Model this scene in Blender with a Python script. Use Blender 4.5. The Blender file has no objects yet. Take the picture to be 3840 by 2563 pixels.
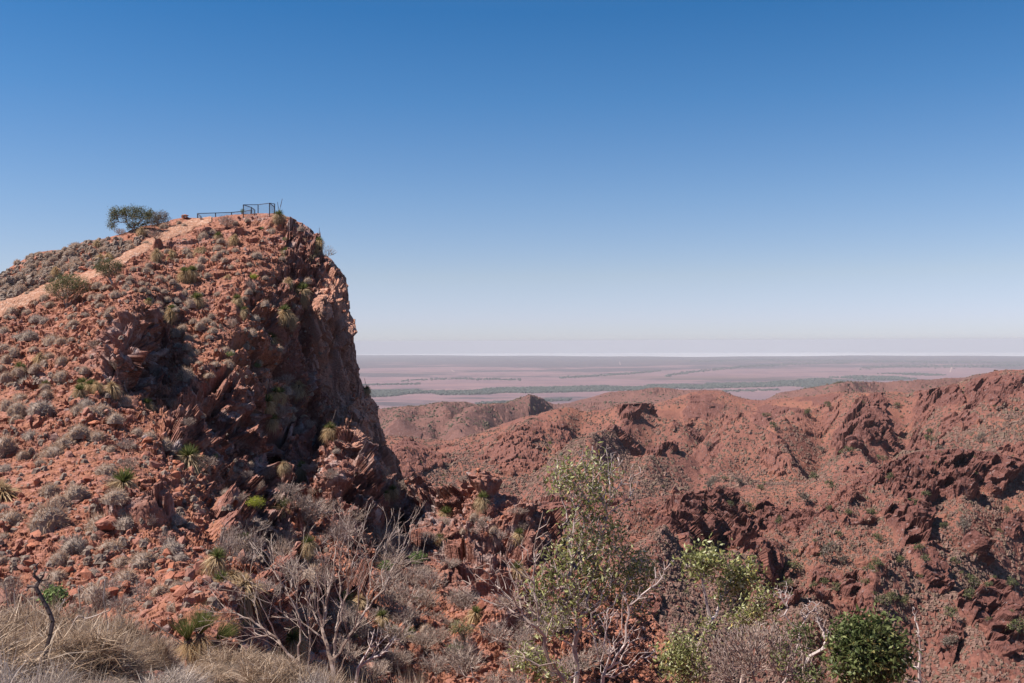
import bpy, math, random
import numpy as np
from mathutils import Matrix, Vector
random.seed(7)
rng = np.random.default_rng(11)
C = bpy.context.scene.collection
F = 995.0                      # focal length expressed in picture widths/1024
ROLL = math.radians(-0.23)
CR, SR = math.cos(ROLL), math.sin(ROLL)
RE2 = 2 * 7.43e6               # twice the refracted earth radius
HP = 520.0                     # height of the lookout ridge above the plain

def P3(u, v, d):
    """world point seen at picture position (u, v) lying d metres ahead"""
    u = np.asarray(u, float); v = np.asarray(v, float); d = np.asarray(d, float)
    a = (u - 512) / F; b = (341.5 - v) / F
    return np.stack([(a * CR - b * SR) * d, d, (a * SR + b * CR) * d], -1)

# ---------------------------------------------------------------- numpy noise
def _h(ix, iy, iz, s):
    with np.errstate(over='ignore'):
        n = (ix.astype(np.uint32) * np.uint32(374761393) + iy.astype(np.uint32) * np.uint32(668265263)
             + iz.astype(np.uint32) * np.uint32(2246822519) + np.uint32((s * 3266489917) & 0xffffffff))
        n = (n ^ (n >> np.uint32(13))) * np.uint32(1274126177)
        n = (n ^ (n >> np.uint32(15))) * np.uint32(2246822519)
        n = n ^ (n >> np.uint32(16))
    return n.astype(np.float64) / 4294967296.0

def vnoise(p, s=0):
    i = np.floor(p).astype(np.int64); f = p - i; f = f * f * (3 - 2 * f)
    x, y, z = i[..., 0], i[..., 1], i[..., 2]
    r = 0
    for a in (0, 1):
        wx = f[..., 0] if a else 1 - f[..., 0]
        for b in (0, 1):
            wy = f[..., 1] if b else 1 - f[..., 1]
            for c in (0, 1):
                wz = f[..., 2] if c else 1 - f[..., 2]
                r = r + _h(x + a, y + b, z + c, s) * wx * wy * wz
    return r

def fbm(p, L, oct=4, s=0, gain=.5):
    r = 0; a = 1.; t = 0.
    q = p / np.asarray(L, float)
    for k in range(oct):
        r = r + a * vnoise(q + 17.3 * k, s + k); t += a; a *= gain; q = q * 2.03
    return r / t

def ridged(p, L, oct=4, s=0, gain=.5):
    r = 0; a = 1.; t = 0.
    q = p / np.asarray(L, float)
    for k in range(oct):
        n = 1 - np.abs(2 * vnoise(q + 9.1 * k, s + k) - 1)
        r = r + a * n; t += a; a *= gain; q = q * 2.07
    return r / t

def block(p, L, s=0, tilt=1.0):
    """fractured-rock displacement: every Worley cell gets its own height and tilt"""
    q = p / np.asarray(L, float)
    b = np.floor(q - .5).astype(np.int64)
    best = np.full(q.shape[:-1], 1e9); out = np.zeros(q.shape[:-1])
    for i in (0, 1):
        for j in (0, 1):
            for k in (0, 1):
                cx, cy, cz = b[..., 0] + i, b[..., 1] + j, b[..., 2] + k
                c = np.stack([cx + .5 + .8 * (_h(cx, cy, cz, s) - .5), cy + .5 + .8 * (_h(cx, cy, cz, s + 1) - .5),
                              cz + .5 + .8 * (_h(cx, cy, cz, s + 2) - .5)], -1)
                dv = q - c; dd = (dv ** 2).sum(-1)
                val = (_h(cx, cy, cz, s + 3) - .5) + tilt * (dv[..., 0] * (_h(cx, cy, cz, s + 4) - .5)
                      + dv[..., 1] * (_h(cx, cy, cz, s + 5) - .5) + dv[..., 2] * (_h(cx, cy, cz, s + 6) - .5))
                m = dd < best
                best = np.where(m, dd, best); out = np.where(m, val, out)
    return out

def aa(L, sp):
    """fade detail of size L where the mesh is too coarse to carry it"""
    return sstep(.75, .28, 1.35 * sp / L)

def sstep(a, b, x):
    t = np.clip((x - a) / (b - a), 0, 1); return t * t * (3 - 2 * t)

def zbuffer(G, u0=-140, v0=195, W=1300, H=520):
    """which vertex of a surface is seen first in each small cell of the view, used to stand plants on visible ground"""
    g = G.reshape(-1, 3); y = g[:, 1]; up = (g[:, 0] * CR + g[:, 2] * SR) / y * F + 512; vp = 341.5 - (g[:, 2] * CR - g[:, 0] * SR) / y * F
    iu = (up - u0).astype(int); iv = (vp - v0).astype(int); ok = (iu >= 0) & (iu < W) & (iv >= 0) & (iv < H) & (y > 1)
    idx = np.nonzero(ok)[0]; o = idx[np.argsort(-y[idx])]; B = np.full((H, W), -1); B[iv[o], iu[o]] = o
    return B, g, u0, v0
def zpick(zb, u, v):
    B, g, u0, v0 = zb; iu = int(u - u0); iv = int(v - v0)
    for k in (1, 2, 4):
        w_ = B[max(iv - k, 0):iv + k + 1, max(iu - k, 0):iu + k + 1]; w_ = w_[w_ >= 0]
        if len(w_):
            q = g[w_]; near = q[:, 1] < q[:, 1].min() * 1.03; q = q[near]
            up = (q[:, 0] * CR + q[:, 2] * SR) / q[:, 1] * F + 512; vp = 341.5 - (q[:, 2] * CR - q[:, 0] * SR) / q[:, 1] * F
            b = int(np.argmin((up - u) ** 2 + (vp - v) ** 2)); return q[b], w_[near][b]
    return None, -1

# ---------------------------------------------------------------- meshes
def mesh_np(name, V, polys, mats=(), attrs=None, midx=None, smooth=False):
    """polys: list of integer arrays (n,3) / (n,4)"""
    me = bpy.data.meshes.new(name)
    V = np.ascontiguousarray(V, dtype=np.float32).reshape(-1, 3)
    me.vertices.add(len(V)); me.vertices.foreach_set('co', V.ravel())
    polys = [np.asarray(q, np.int32) for q in polys if len(q)]
    tot = np.concatenate([np.full(len(q), q.shape[1], np.int32) for q in polys])
    idx = np.concatenate([q.ravel() for q in polys])
    me.loops.add(len(idx)); me.loops.foreach_set('vertex_index', idx)
    me.polygons.add(len(tot))
    st = np.zeros(len(tot), np.int32); st[1:] = np.cumsum(tot)[:-1]
    me.polygons.foreach_set('loop_start', st)
    try: me.polygons.foreach_set('loop_total', tot)
    except Exception: pass
    if midx is not None: me.polygons.foreach_set('material_index', np.asarray(midx, np.int32))
    me.polygons.foreach_set('use_smooth', np.full(len(tot), bool(smooth)))
    for m in mats: me.materials.append(m)
    for k, a in (attrs or {}).items():
        at = me.attributes.new(k, 'FLOAT', 'POINT'); at.data.foreach_set('value', np.asarray(a, np.float32).ravel())
    me.update(calc_edges=True)
    return me

def link(name, me, parent=None, loc=None):
    o = bpy.data.objects.new(name, me); C.objects.link(o)
    if parent is not None: o.parent = parent
    if loc is not None: o.location = loc
    return o

def tag(o, label=None, cat=None, group=None, kind=None):
    if label: o['label'] = label
    if cat: o['category'] = cat
    if group: o['group'] = group
    if kind: o['kind'] = kind
    return o

def gridfaces(nr, nc):
    i = np.arange(nr - 1)[:, None] * nc + np.arange(nc - 1)[None]
    return np.stack([i, i + nc, i + nc + 1, i + 1], -1).reshape(-1, 4)

def gnormals(G):
    du = np.gradient(G, axis=1); dv = np.gradient(G, axis=0)
    n = np.cross(dv, du); n /= np.linalg.norm(n, axis=-1, keepdims=True) + 1e-9
    return n

# ---------------------------------------------------------------- materials
class NB:
    def __init__(s, name):
        s.m = bpy.data.materials.new(name); s.m.use_nodes = True; s.t = s.m.node_tree
        for n in list(s.t.nodes): s.t.nodes.remove(n)
        s.out = s.t.nodes.new('ShaderNodeOutputMaterial')
    def n(s, typ, **kw):
        nd = s.t.nodes.new(typ)
        for k, v in kw.items():
            if k.startswith('_'): setattr(nd, k[1:], v)
        for k, v in kw.items():
            if not k.startswith('_'):
                key = int(k[1:]) if k[0] == 'i' and k[1:].isdigit() else k.replace('__', ' ')
                s.set(nd.inputs[key], v)
        return nd
    def set(s, sock, v):
        if isinstance(v, bpy.types.NodeSocket): s.t.links.new(v, sock)
        elif isinstance(v, (tuple, list)) and len(v) == 3 and sock.type == 'RGBA': sock.default_value = (*v, 1)
        else: sock.default_value = v
    def pos(s, scale=(1, 1, 1), obj=False):
        src = s.n('ShaderNodeTexCoord').outputs['Object'] if obj else s.n('ShaderNodeNewGeometry').outputs['Position']
        if scale == (1, 1, 1): return src
        return s.n('ShaderNodeVectorMath', _operation='MULTIPLY', i0=src, i1=scale).outputs[0]
    def noise(s, vec, scale, detail=4, rough=.55, dist=0):
        return s.n('ShaderNodeTexNoise', Vector=vec, Scale=scale, Detail=detail, Roughness=rough, Distortion=dist).outputs['Fac']
    def vor(s, vec, scale, feature='F1', out='Distance', rand=1.0):
        return s.n('ShaderNodeTexVoronoi', _feature=feature, Vector=vec, Scale=scale, Randomness=rand).outputs[out]
    def mix(s, f, a, b, mode='MIX'):
        nd = s.t.nodes.new('ShaderNodeMix'); nd.data_type = 'RGBA'; nd.blend_type = mode
        s.set(nd.inputs[0], f); s.set(nd.inputs[6], a); s.set(nd.inputs[7], b); return nd.outputs[2]
    def math(s, op, a, b=0., c=None, clamp=False):
        nd = s.t.nodes.new('ShaderNodeMath'); nd.operation = op; nd.use_clamp = clamp
        s.set(nd.inputs[0], a); s.set(nd.inputs[1], b)
        if c is not None: s.set(nd.inputs[2], c)
        return nd.outputs[0]
    def ramp(s, f, lo, hi, a=0., b=1.):
        return s.n('ShaderNodeMapRange', _interpolation_type='SMOOTHSTEP', i0=f, i1=lo, i2=hi, i3=a, i4=b).outputs[0]
    def cramp(s, f, stops):
        nd = s.t.nodes.new('ShaderNodeValToRGB'); s.set(nd.inputs[0], f); cr = nd.color_ramp
        while len(cr.elements) < len(stops): cr.elements.new(.5)
        for e, (p, c) in zip(cr.elements, stops): e.position = p; e.color = (*c, 1)
        return nd.outputs[0]
    def attr(s, name): return s.n('ShaderNodeAttribute', _attribute_name=name).outputs['Fac']
    def bump(s, h, strength, dist, normal=None):
        kw = dict(Height=h, Strength=strength, Distance=dist)
        if normal is not None: kw['Normal'] = normal
        return s.n('ShaderNodeBump', **kw).outputs[0]
    def finish(s, col, rough=.9, normal=None, spec=.15, transl=None, tcol=None):
        b = s.n('ShaderNodeBsdfPrincipled', Roughness=rough); s.set(b.inputs['Base Color'], col)
        b.inputs['Specular IOR Level'].default_value = spec
        if normal is not None: s.set(b.inputs['Normal'], normal)
        sh = b.outputs[0]
        if transl:
            t = s.n('ShaderNodeBsdfTranslucent'); s.set(t.inputs[0], tcol if tcol is not None else col)
            sh = s.n('ShaderNodeMixShader', i0=transl, i1=sh, i2=t.outputs[0]).outputs[0]
        s.t.links.new(sh, s.out.inputs[0]); return s.m

def mat_ground(name, soil=((.33, .142, .088), (.21, .088, .058)), rockc=((.255, .115, .088), (.37, .285, .265)), sc=1.0):
    b = NB(name); p = b.pos()
    n1 = b.noise(p, .5 * sc, 5); n2 = b.noise(p, 3.1 * sc, 5, .65); n3 = b.noise(p, .12 * sc, 3)
    soilc = b.mix(b.ramp(n2, .35, .65), soil[0], soil[1])
    soilc = b.mix(b.math('MULTIPLY', b.ramp(n3, .45, .7), .4), soilc, (.40, .19, .12) if sc > .5 else (.5 * (soil[0][0] + .22), .5 * (soil[0][1] + .10), .5 * (soil[0][2] + .075)))
    if .15 < sc < .5: soilc = b.mix(b.math('MULTIPLY', b.ramp(b.noise(p, .018, 4, .6), .48, .62), .55), soilc, (.255, .108, .070))
    cell = b.vor(p, 4.5 * sc, out='Color'); cellv = b.n('ShaderNodeSeparateColor', i0=cell).outputs[0]
    cell2 = b.vor(b.pos((1, 1, .45)), 1.3 * sc, out='Color'); c2v = b.n('ShaderNodeSeparateColor', i0=cell2).outputs[1]
    soilc = b.mix(b.math('MULTIPLY', b.ramp(cellv, .55, .9), .6), soilc, (.36, .17, .135) if sc > .5 else tuple(1.15 * q for q in soil[0]))   # broken stone among the dirt
    rk = b.mix(b.ramp(n1, .50, .68), rockc[0], rockc[1])
    rk = b.mix(b.math('MULTIPLY', b.ramp(c2v, .3, .9), .42), rk, (.28, .135, .095) if sc > .5 else rockc[1])
    rk = b.mix(b.ramp(n2, .56, .72), rk, b.mix(.5, rk, (.33, .30, .30)))                        # grey lichen
    rk = b.mix(b.math('MULTIPLY', b.ramp(cellv, .4, 0.), .45), rk, (.10, .05, .045))
    rm = b.math('ADD', b.attr('rock'), b.math('MULTIPLY', b.math('SUBTRACT', n2, .5), 1.1))
    if sc < .5: rk = b.mix(b.ramp(n2, .35, .6), rockc[0], rk)
    else: rk = b.mix(b.attr('wall'), rk, b.mix(b.ramp(b.noise(b.pos((1, 1, .15)), 1.6, 5, .6), .35, .65), (.55, .275, .185), (.40, .225, .17)))  # orange-brown wall rock, its colour lightened to make up for missing sunlight
    col = b.mix(b.ramp(rm, .3, .62), soilc, rk)
    h = b.math('ADD', b.math('MULTIPLY', b.vor(p, 4.5 * sc), -.5), b.math('MULTIPLY', b.noise(p, 7 * sc, 6, .7), .6))
    nrm = b.bump(h, .9, .16 / sc)
    return b.finish(col, .92, nrm, .12)
# ---------------------------------------------------------------- camera, sky, sun
SC = bpy.context.scene
cam = bpy.data.cameras.new('camera'); co = bpy.data.objects.new('camera', cam); C.objects.link(co)
cam.sensor_width = 36; cam.lens = 36 * F / 1024; cam.clip_end = 500000; cam.clip_start = .05
co.matrix_world = Matrix(((CR, -SR, 0, 0), (0, 0, -1, 0), (SR, CR, 0, 0), (0, 0, 0, 1)))
SC.camera = co
SC.view_settings.view_transform = 'Standard'; SC.view_settings.look = 'None'
SC.view_settings.gamma = 1; SC.view_settings.exposure = .88
SC.render.resolution_x = 1024; SC.render.resolution_y = 683
SC.cycles.volume_bounces = 1; SC.cycles.max_bounces = 5; SC.cycles.diffuse_bounces = 2
SC.cycles.transparent_max_bounces = 4; SC.cycles.transmission_bounces = 2

SUN_AZ, SUN_EL = math.radians(101), math.radians(51)     # left of the view direction
sdir = Vector((-math.sin(SUN_AZ) * math.cos(SUN_EL), math.cos(SUN_AZ) * math.cos(SUN_EL), math.sin(SUN_EL)))
sl = bpy.data.lights.new('sun', 'SUN'); sl.energy = 4.7; sl.angle = math.radians(.53); sl.color = (1, .94, .86)
so = bpy.data.objects.new('sun', sl); C.objects.link(so)
so.rotation_euler = sdir.to_track_quat('Z', 'Y').to_euler()
w = bpy.data.worlds.new('World'); SC.world = w; w.use_nodes = True
nt = w.node_tree; bg = nt.nodes['Background']
sky = nt.nodes.new('ShaderNodeTexSky'); sky.sky_type = 'NISHITA'; sky.sun_disc = False
sky.sun_elevation = SUN_EL; sky.sun_rotation = -SUN_AZ; sky.altitude = 600
sky.air_density = 1.0; sky.dust_density = .6; sky.ozone_density = 1.6
# seen from a mountain the true horizon lies below eye level: lift the lookup a little
tc = nt.nodes.new('ShaderNodeTexCoord'); ad = nt.nodes.new('ShaderNodeVectorMath'); ad.operation = 'ADD'
ad.inputs[1].default_value = (0, 0, .016)
nt.links.new(tc.outputs['Generated'], ad.inputs[0]); nt.links.new(ad.outputs[0], sky.inputs[0])

sz = nt.nodes.new('ShaderNodeSeparateXYZ'); nt.links.new(tc.outputs['Generated'], sz.inputs[0])
mz = nt.nodes.new('ShaderNodeMath'); mz.operation = 'MULTIPLY'; mz.inputs[1].default_value = 2.0; mz.use_clamp = True; nt.links.new(sz.outputs[2], mz.inputs[0])
cr = nt.nodes.new('ShaderNodeValToRGB'); nt.links.new(mz.outputs[0], cr.inputs[0])      # air colour by height above the horizon
ST = [(0, (.83, .84, 1.13)), (.045, (.86, .83, 1.10)), (.13, (.87, .82, .93)), (.28, (.66, .78, .94)), (.47, (.38, .69, .94)), (.63, (.22, .60, .90)), (1, (.45, .72, .95))]
while len(cr.color_ramp.elements) < len(ST): cr.color_ramp.elements.new(.5)
for e_, (p_, c_) in zip(cr.color_ramp.elements, ST): e_.position = p_; e_.color = (*c_, 1)
mx = nt.nodes.new('ShaderNodeMix'); mx.data_type = 'RGBA'; mx.blend_type = 'MULTIPLY'; mx.inputs[0].default_value = 1
nt.links.new(sky.outputs[0], mx.inputs[6]); nt.links.new(cr.outputs[0], mx.inputs[7]); nt.links.new(mx.outputs[2], bg.inputs[0]); bg.inputs[1].default_value = .069

# ---------------------------------------------------------------- the air: one box of haze
def haze_box():
    X, Y0, Y1, Z0, Z1 = 100000., -3000., 130000., -1900., 45.
    V = [(x, y, z) for x in (-X, X) for y in (Y0, Y1) for z in (Z0, Z1)]
    Fc = [(0, 1, 3, 2), (4, 6, 7, 5), (0, 4, 5, 1), (2, 3, 7, 6), (0, 2, 6, 4), (1, 5, 7, 3)]
    m = bpy.data.materials.new('haze_air'); m.use_nodes = True; t = m.node_tree
    for n in list(t.nodes):
        if n.type == 'BSDF_PRINCIPLED': t.nodes.remove(n)
    pv = t.nodes.new('ShaderNodeVolumePrincipled')
    pv.inputs['Color'].default_value = HAZE_COL; pv.inputs['Density'].default_value = HAZE_D
    pv.inputs['Anisotropy'].default_value = .0
    t.links.new(pv.outputs[0], t.nodes['Material Output'].inputs['Volume'])
    o = link('haze', mesh_np('haze', V, [Fc], [m])); tag(o, kind='stuff')
    o['label'] = 'pale bluish haze filling the air over the plain and hills'
HAZE_D = 2.7e-5; HAZE_COL = (.605, .615, .65, 1)
haze_box()

# ---------------------------------------------------------------- the plain, a salt lake, scrub belts
def plain():
    dd = np.geomspace(2500, 125000, 260); aa = np.linspace(-.9, .9, 260)
    D, A = np.meshgrid(dd, aa, indexing='ij'); x = D * np.tan(A) ; y = D
    r2 = x * x + y * y
    z = -HP - r2 / RE2
    b = NB('plain_earth'); p = b.pos((1, 1, 0))
    n1 = b.noise(b.pos((.00022, .00042, 0)), 1, 6, .62); n2 = b.noise(b.pos((.0011, .0016, 0)), 1, 5, .65)
    n3 = b.noise(b.pos((.00006, .0001, 0)), 1, 4, .6)
    dist = b.n('ShaderNodeSeparateXYZ', i0=b.pos()).outputs[1]
    col = b.mix(b.ramp(n2, .35, .7), (.215, .13, .135), (.15, .098, .112))
    scr = b.math('ADD', b.math('MULTIPLY', n1, .75), b.math('MULTIPLY', n2, .25))
    scr = b.math('ADD', scr, b.ramp(dist, 14000, 34000, -.01, .2))
    col = b.mix(b.math('MULTIPLY', b.ramp(scr, .515, .565), .85), col, (.07, .062, .072))
    col = b.mix(b.math('MULTIPLY', b.ramp(n3, .55, .62), .5), col, (.12, .085, .075))
    m = b.finish(col, .95, None, .0)
    V = np.stack([x, y, z], -1)
    o = link('plain', mesh_np('plain', V, [gridfaces(*D.shape)], [m], smooth=True)); tag(o, kind='structure')
    # salt lake far out
    dd = np.linspace(38000, 84000, 60); aa = np.linspace(-.16, .9, 160)
    D, A = np.meshgrid(dd, aa, indexing='ij')
    edge = 39500 + 17000 * sstep(.12, -.18, A) + 1500 * np.sin(A * 23) + 900 * np.sin(A * 61)
    D = edge + (D - 38000) / 46000 * (84000 - edge)
    x = D * np.tan(A); z = -HP - (x * x + D * D) / RE2 + 8
    b = NB('salt_crust'); b1 = b.noise(b.pos((.0001, .0003, 0)), 1, 4)
    m = b.finish(b.mix(b.ramp(b1, .4, .6), (.50, .49, .50), (.40, .39, .40)), .9)
    o = link('salt_lake', mesh_np('salt_lake', np.stack([x, D, z], -1), [gridfaces(*D.shape)], [m], smooth=True)); tag(o, kind='structure')
plain()

def flat_d(v): # distance of the plain seen at picture row v (centre column)
    s = (v - 341.5) / F
    # HP/d + d/RE2 = s
    return (s - np.sqrt(np.maximum(s * s - 4 * HP / RE2, 0))) * RE2 / 2

def rows(u, v): # plain points for picture positions, roll included
    u = np.asarray(u, float); v = np.asarray(v, float)
    a = (u - 512) / F; b_ = (341.5 - v) / F
    s = -(a * SR + b_ * CR); s = s / np.sqrt(1 + a * a)
    r = (s - np.sqrt(np.maximum(s * s - 4 * HP / RE2, 1e-12))) * RE2 / 2
    y = r / np.sqrt(1 + a * a)
    return np.stack([(a * CR - b_ * SR) * y, y, -HP - r * r / RE2], -1)

def clump_mesh(P, S, seed, flat=.6, ring=6):
    """many small irregular domes in one mesh (P centres, S radii)"""
    r = np.random.default_rng(seed); n = len(P)
    a = np.linspace(0, 2 * np.pi, ring, endpoint=False)[None] + r.uniform(0, 1, (n, 1)) 
    r0 = r.uniform(.75, 1.2, (n, ring)); r1 = r.uniform(.45, .8, (n, ring))
    lo = np.stack([np.cos(a) * r0, np.sin(a) * r0, -.25 + 0 * a], -1)
    hi = np.stack([np.cos(a + .4) * r1, np.sin(a + .4) * r1, flat * r.uniform(.6, 1, (n, ring))], -1)
    top = np.stack([r.uniform(-.2, .2, n), r.uniform(-.2, .2, n), np.full(n, flat * 1.15)], -1)[:, None]
    V = np.concatenate([lo, hi, top], 1) * S[:, None, None] + P[:, None]
    k = np.arange(ring); k1 = (k + 1) % ring
    q = np.stack([k, k1, k1 + ring, k + ring], -1); t = np.stack([k + ring, k1 + ring, np.full(ring, 2 * ring)], -1)
    off = (np.arange(n) * (2 * ring + 1))[:, None, None]
    return V.reshape(-1, 3), [(q[None] + off).reshape(-1, 4), (t[None] + off).reshape(-1, 3)]

def mat_scrub(name, c0, c1, c2=None, tr=.0):
    b = NB(name); r = b.n('ShaderNodeNewGeometry').outputs['Random Per Island']
    col = b.cramp(r, [(0, c0), (1, c1)] if c2 is None else [(0, c0), (.6, c1), (1, c2)])
    return b.finish(col, .9, None, .1, tr)

def belt():
    xs, ys = [], []
    r = np.random.default_rng(5)
    up = np.array([350, 440, 520, 600, 693, 769, 800, 869, 905, 950, 1040]); 
    top = np.array([391.5, 389.5, 388, 386.2, 384.3, 382.5, 379.5, 374.5, 372, 372, 371.5]); bot = np.array([398, 395.5, 394, 391.5, 389.3, 387.2, 388, 386, 380, 378, 376])
    n = 15000
    u = r.uniform(350, 1040, n); t = r.beta(1.1, 1.3, n)
    v = np.interp(u, up, top) + t * (np.interp(u, up, bot) - np.interp(u, up, top))
    P = rows(u, v)
    keep = vnoise(np.stack([P[:, 0] / 450, P[:, 1] / 900, 0 * u], -1), 3) > (.20 + .5 * np.abs(t - .5) + .25 * sstep(820, 960, u))
    P = P[keep]; S = r.uniform(9, 24, len(P))
    V, Q = clump_mesh(P, S, 3, .75)
    o = link('distant_woodland', mesh_np('distant_woodland', V, Q, [mat_scrub('far_trees', (.05, .058, .05), (.085, .09, .078))]))
    tag(o, 'long belt of grey-green trees along a creek crossing the plain', kind='stuff')
    # thinner scrub lines further out
    us, vs = [], []
    for pts, n, w in ([[(665, 376), (700, 371), (740, 367), (790, 364), (850, 363)], 900, 1.6],
                      [[(690, 361.5), (760, 359.5), (850, 361), (930, 362), (1040, 362.5)], 1500, 1.5], [[(860, 368), (900, 366), (950, 366.5), (1030, 365)], 900, 2.2],
                      [[(400, 381), (450, 378.5), (520, 380)], 200, 1.2], [[(560, 378), (610, 375), (660, 371)], 500, 1.2], [[(360, 385), (420, 384)], 150, 1],
                      [[(475, 404), (520, 401.5), (570, 400)], 260, 1.5], [[(640, 393), (720, 391.5), (780, 390)], 260, 1.0]):
        pu = np.array([a for a, _ in pts]); pv = np.array([c for _, c in pts])
        uu = r.uniform(pu[0], pu[-1], n); us.append(uu); vs.append(np.interp(uu, pu, pv) + r.normal(0, .35, n) * w)
    P = rows(np.concatenate(us), np.concatenate(vs)); S = r.uniform(12, 30, len(P))
    V, Q = clump_mesh(P, S, 4, .5)
    o = link('distant_scrub', mesh_np('distant_scrub', V, Q, [mat_scrub('far_scrub', (.06, .065, .06), (.09, .088, .08))]))
    tag(o, 'thin dark lines of scrub streaked over the far plain', kind='stuff')
    b = NB('pale_track'); m = b.finish((.36, .24, .21), .95)
    for pts, wd, lab in (([(451, 370), (454.5, 372.2)], 9, 'short pale vehicle track on the open plain'),
                    ([(358, 378), (382, 378)], 14, 'thin pale track beside the cliff edge'), ([(619.5, 361.8), (620.3, 365)], 9, 'small pale vertical track in the middle of the plain'),
                    ([(952, 366), (950, 372.5)], 10, 'pale straight track on the right of the plain')):
        A = rows(*zip(*pts)); A[:, 2] += 3
        dr = A[1] - A[0]; dr /= np.linalg.norm(dr); s = np.array([dr[1], -dr[0], 0]) * wd
        V = [A[0] - s, A[0] + s, A[1] + s, A[1] - s]
        tag(link('desert_track', mesh_np('desert_track', V, [[(0, 1, 2, 3)]], [m])), lab, kind='structure')
belt()

# ---------------------------------------------------------------- the red hills
M_HILL = mat_ground('red_hill', soil=((.20, .084, .062), (.14, .06, .048)), rockc=((.13, .054, .044), (.19, .08, .062)), sc=.22)
M_FARHILL = mat_ground('far_hill', soil=((.165, .082, .068), (.12, .062, .054)), rockc=((.10, .048, .042), (.14, .068, .057)), sc=.1)
SURF = {}
def ip(pts, u, k=1):
    a = np.array(pts, float); return np.interp(u, a[:, 0], a[:, k])

SPUR = {'middle_hills': [([(660, 402), (640, 425), (615, 455), (590, 485)], 20, 16), ([(775, 400), (795, 420), (770, 450), (700, 470), (650, 492)], 20, 14), ([(850, 396), (868, 420), (872, 450), (850, 472)], 20, 18), ([(975, 380), (955, 405), (930, 432), (895, 458)], 22, 18),
    ([(515, 420), (480, 447), (430, 470), (400, 492)], 20, 11), ([(725, 402), (712, 425), (700, 448), (690, 462)], 13, -13), ([(826, 400), (825, 440), (806, 474)], 15, -14), ([(908, 402), (908, 440), (880, 470)], 14, -15), ([(585, 420), (550, 455), (520, 495)], 18, -11), ([(455, 445), (430, 455), (390, 468)], 12, -9)],
 'near_hills': [([(960, 450), (905, 490), (860, 530), (790, 562), (740, 600)], 26, 11), ([(741, 488), (700, 530), (660, 585)], 26, 9), ([(1040, 535), (960, 580), (900, 622), (860, 668)], 26, 11), ([(860, 490), (805, 545), (750, 625)], 17, -7), ([(1010, 515), (930, 560), (850, 622), (800, 690)], 18, -9)],
 'far_hills': [([(530, 396), (500, 415), (450, 430)], 16, 30), ([(443, 403), (425, 420), (400, 432)], 12, 22), ([(485, 405), (470, 420), (440, 440)], 9, -26), ([(560, 400), (540, 418), (500, 436)], 12, -24), ([(870, 384), (850, 400), (820, 415)], 16, 26)]}
def pl_dist(U, V, pts):
    d = np.full(U.shape, 1e9)
    for (a, b_), (c, e) in zip(pts[:-1], pts[1:]):
        L2 = (c - a) ** 2 + (e - b_) ** 2; t = np.clip(((U - a) * (c - a) + (V - b_) * (e - b_)) / L2, 0, 1)
        d = np.minimum(d, np.hypot(U - a - t * (c - a), (V - b_ - t * (e - b_)) * 1.3))
    return d
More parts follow.
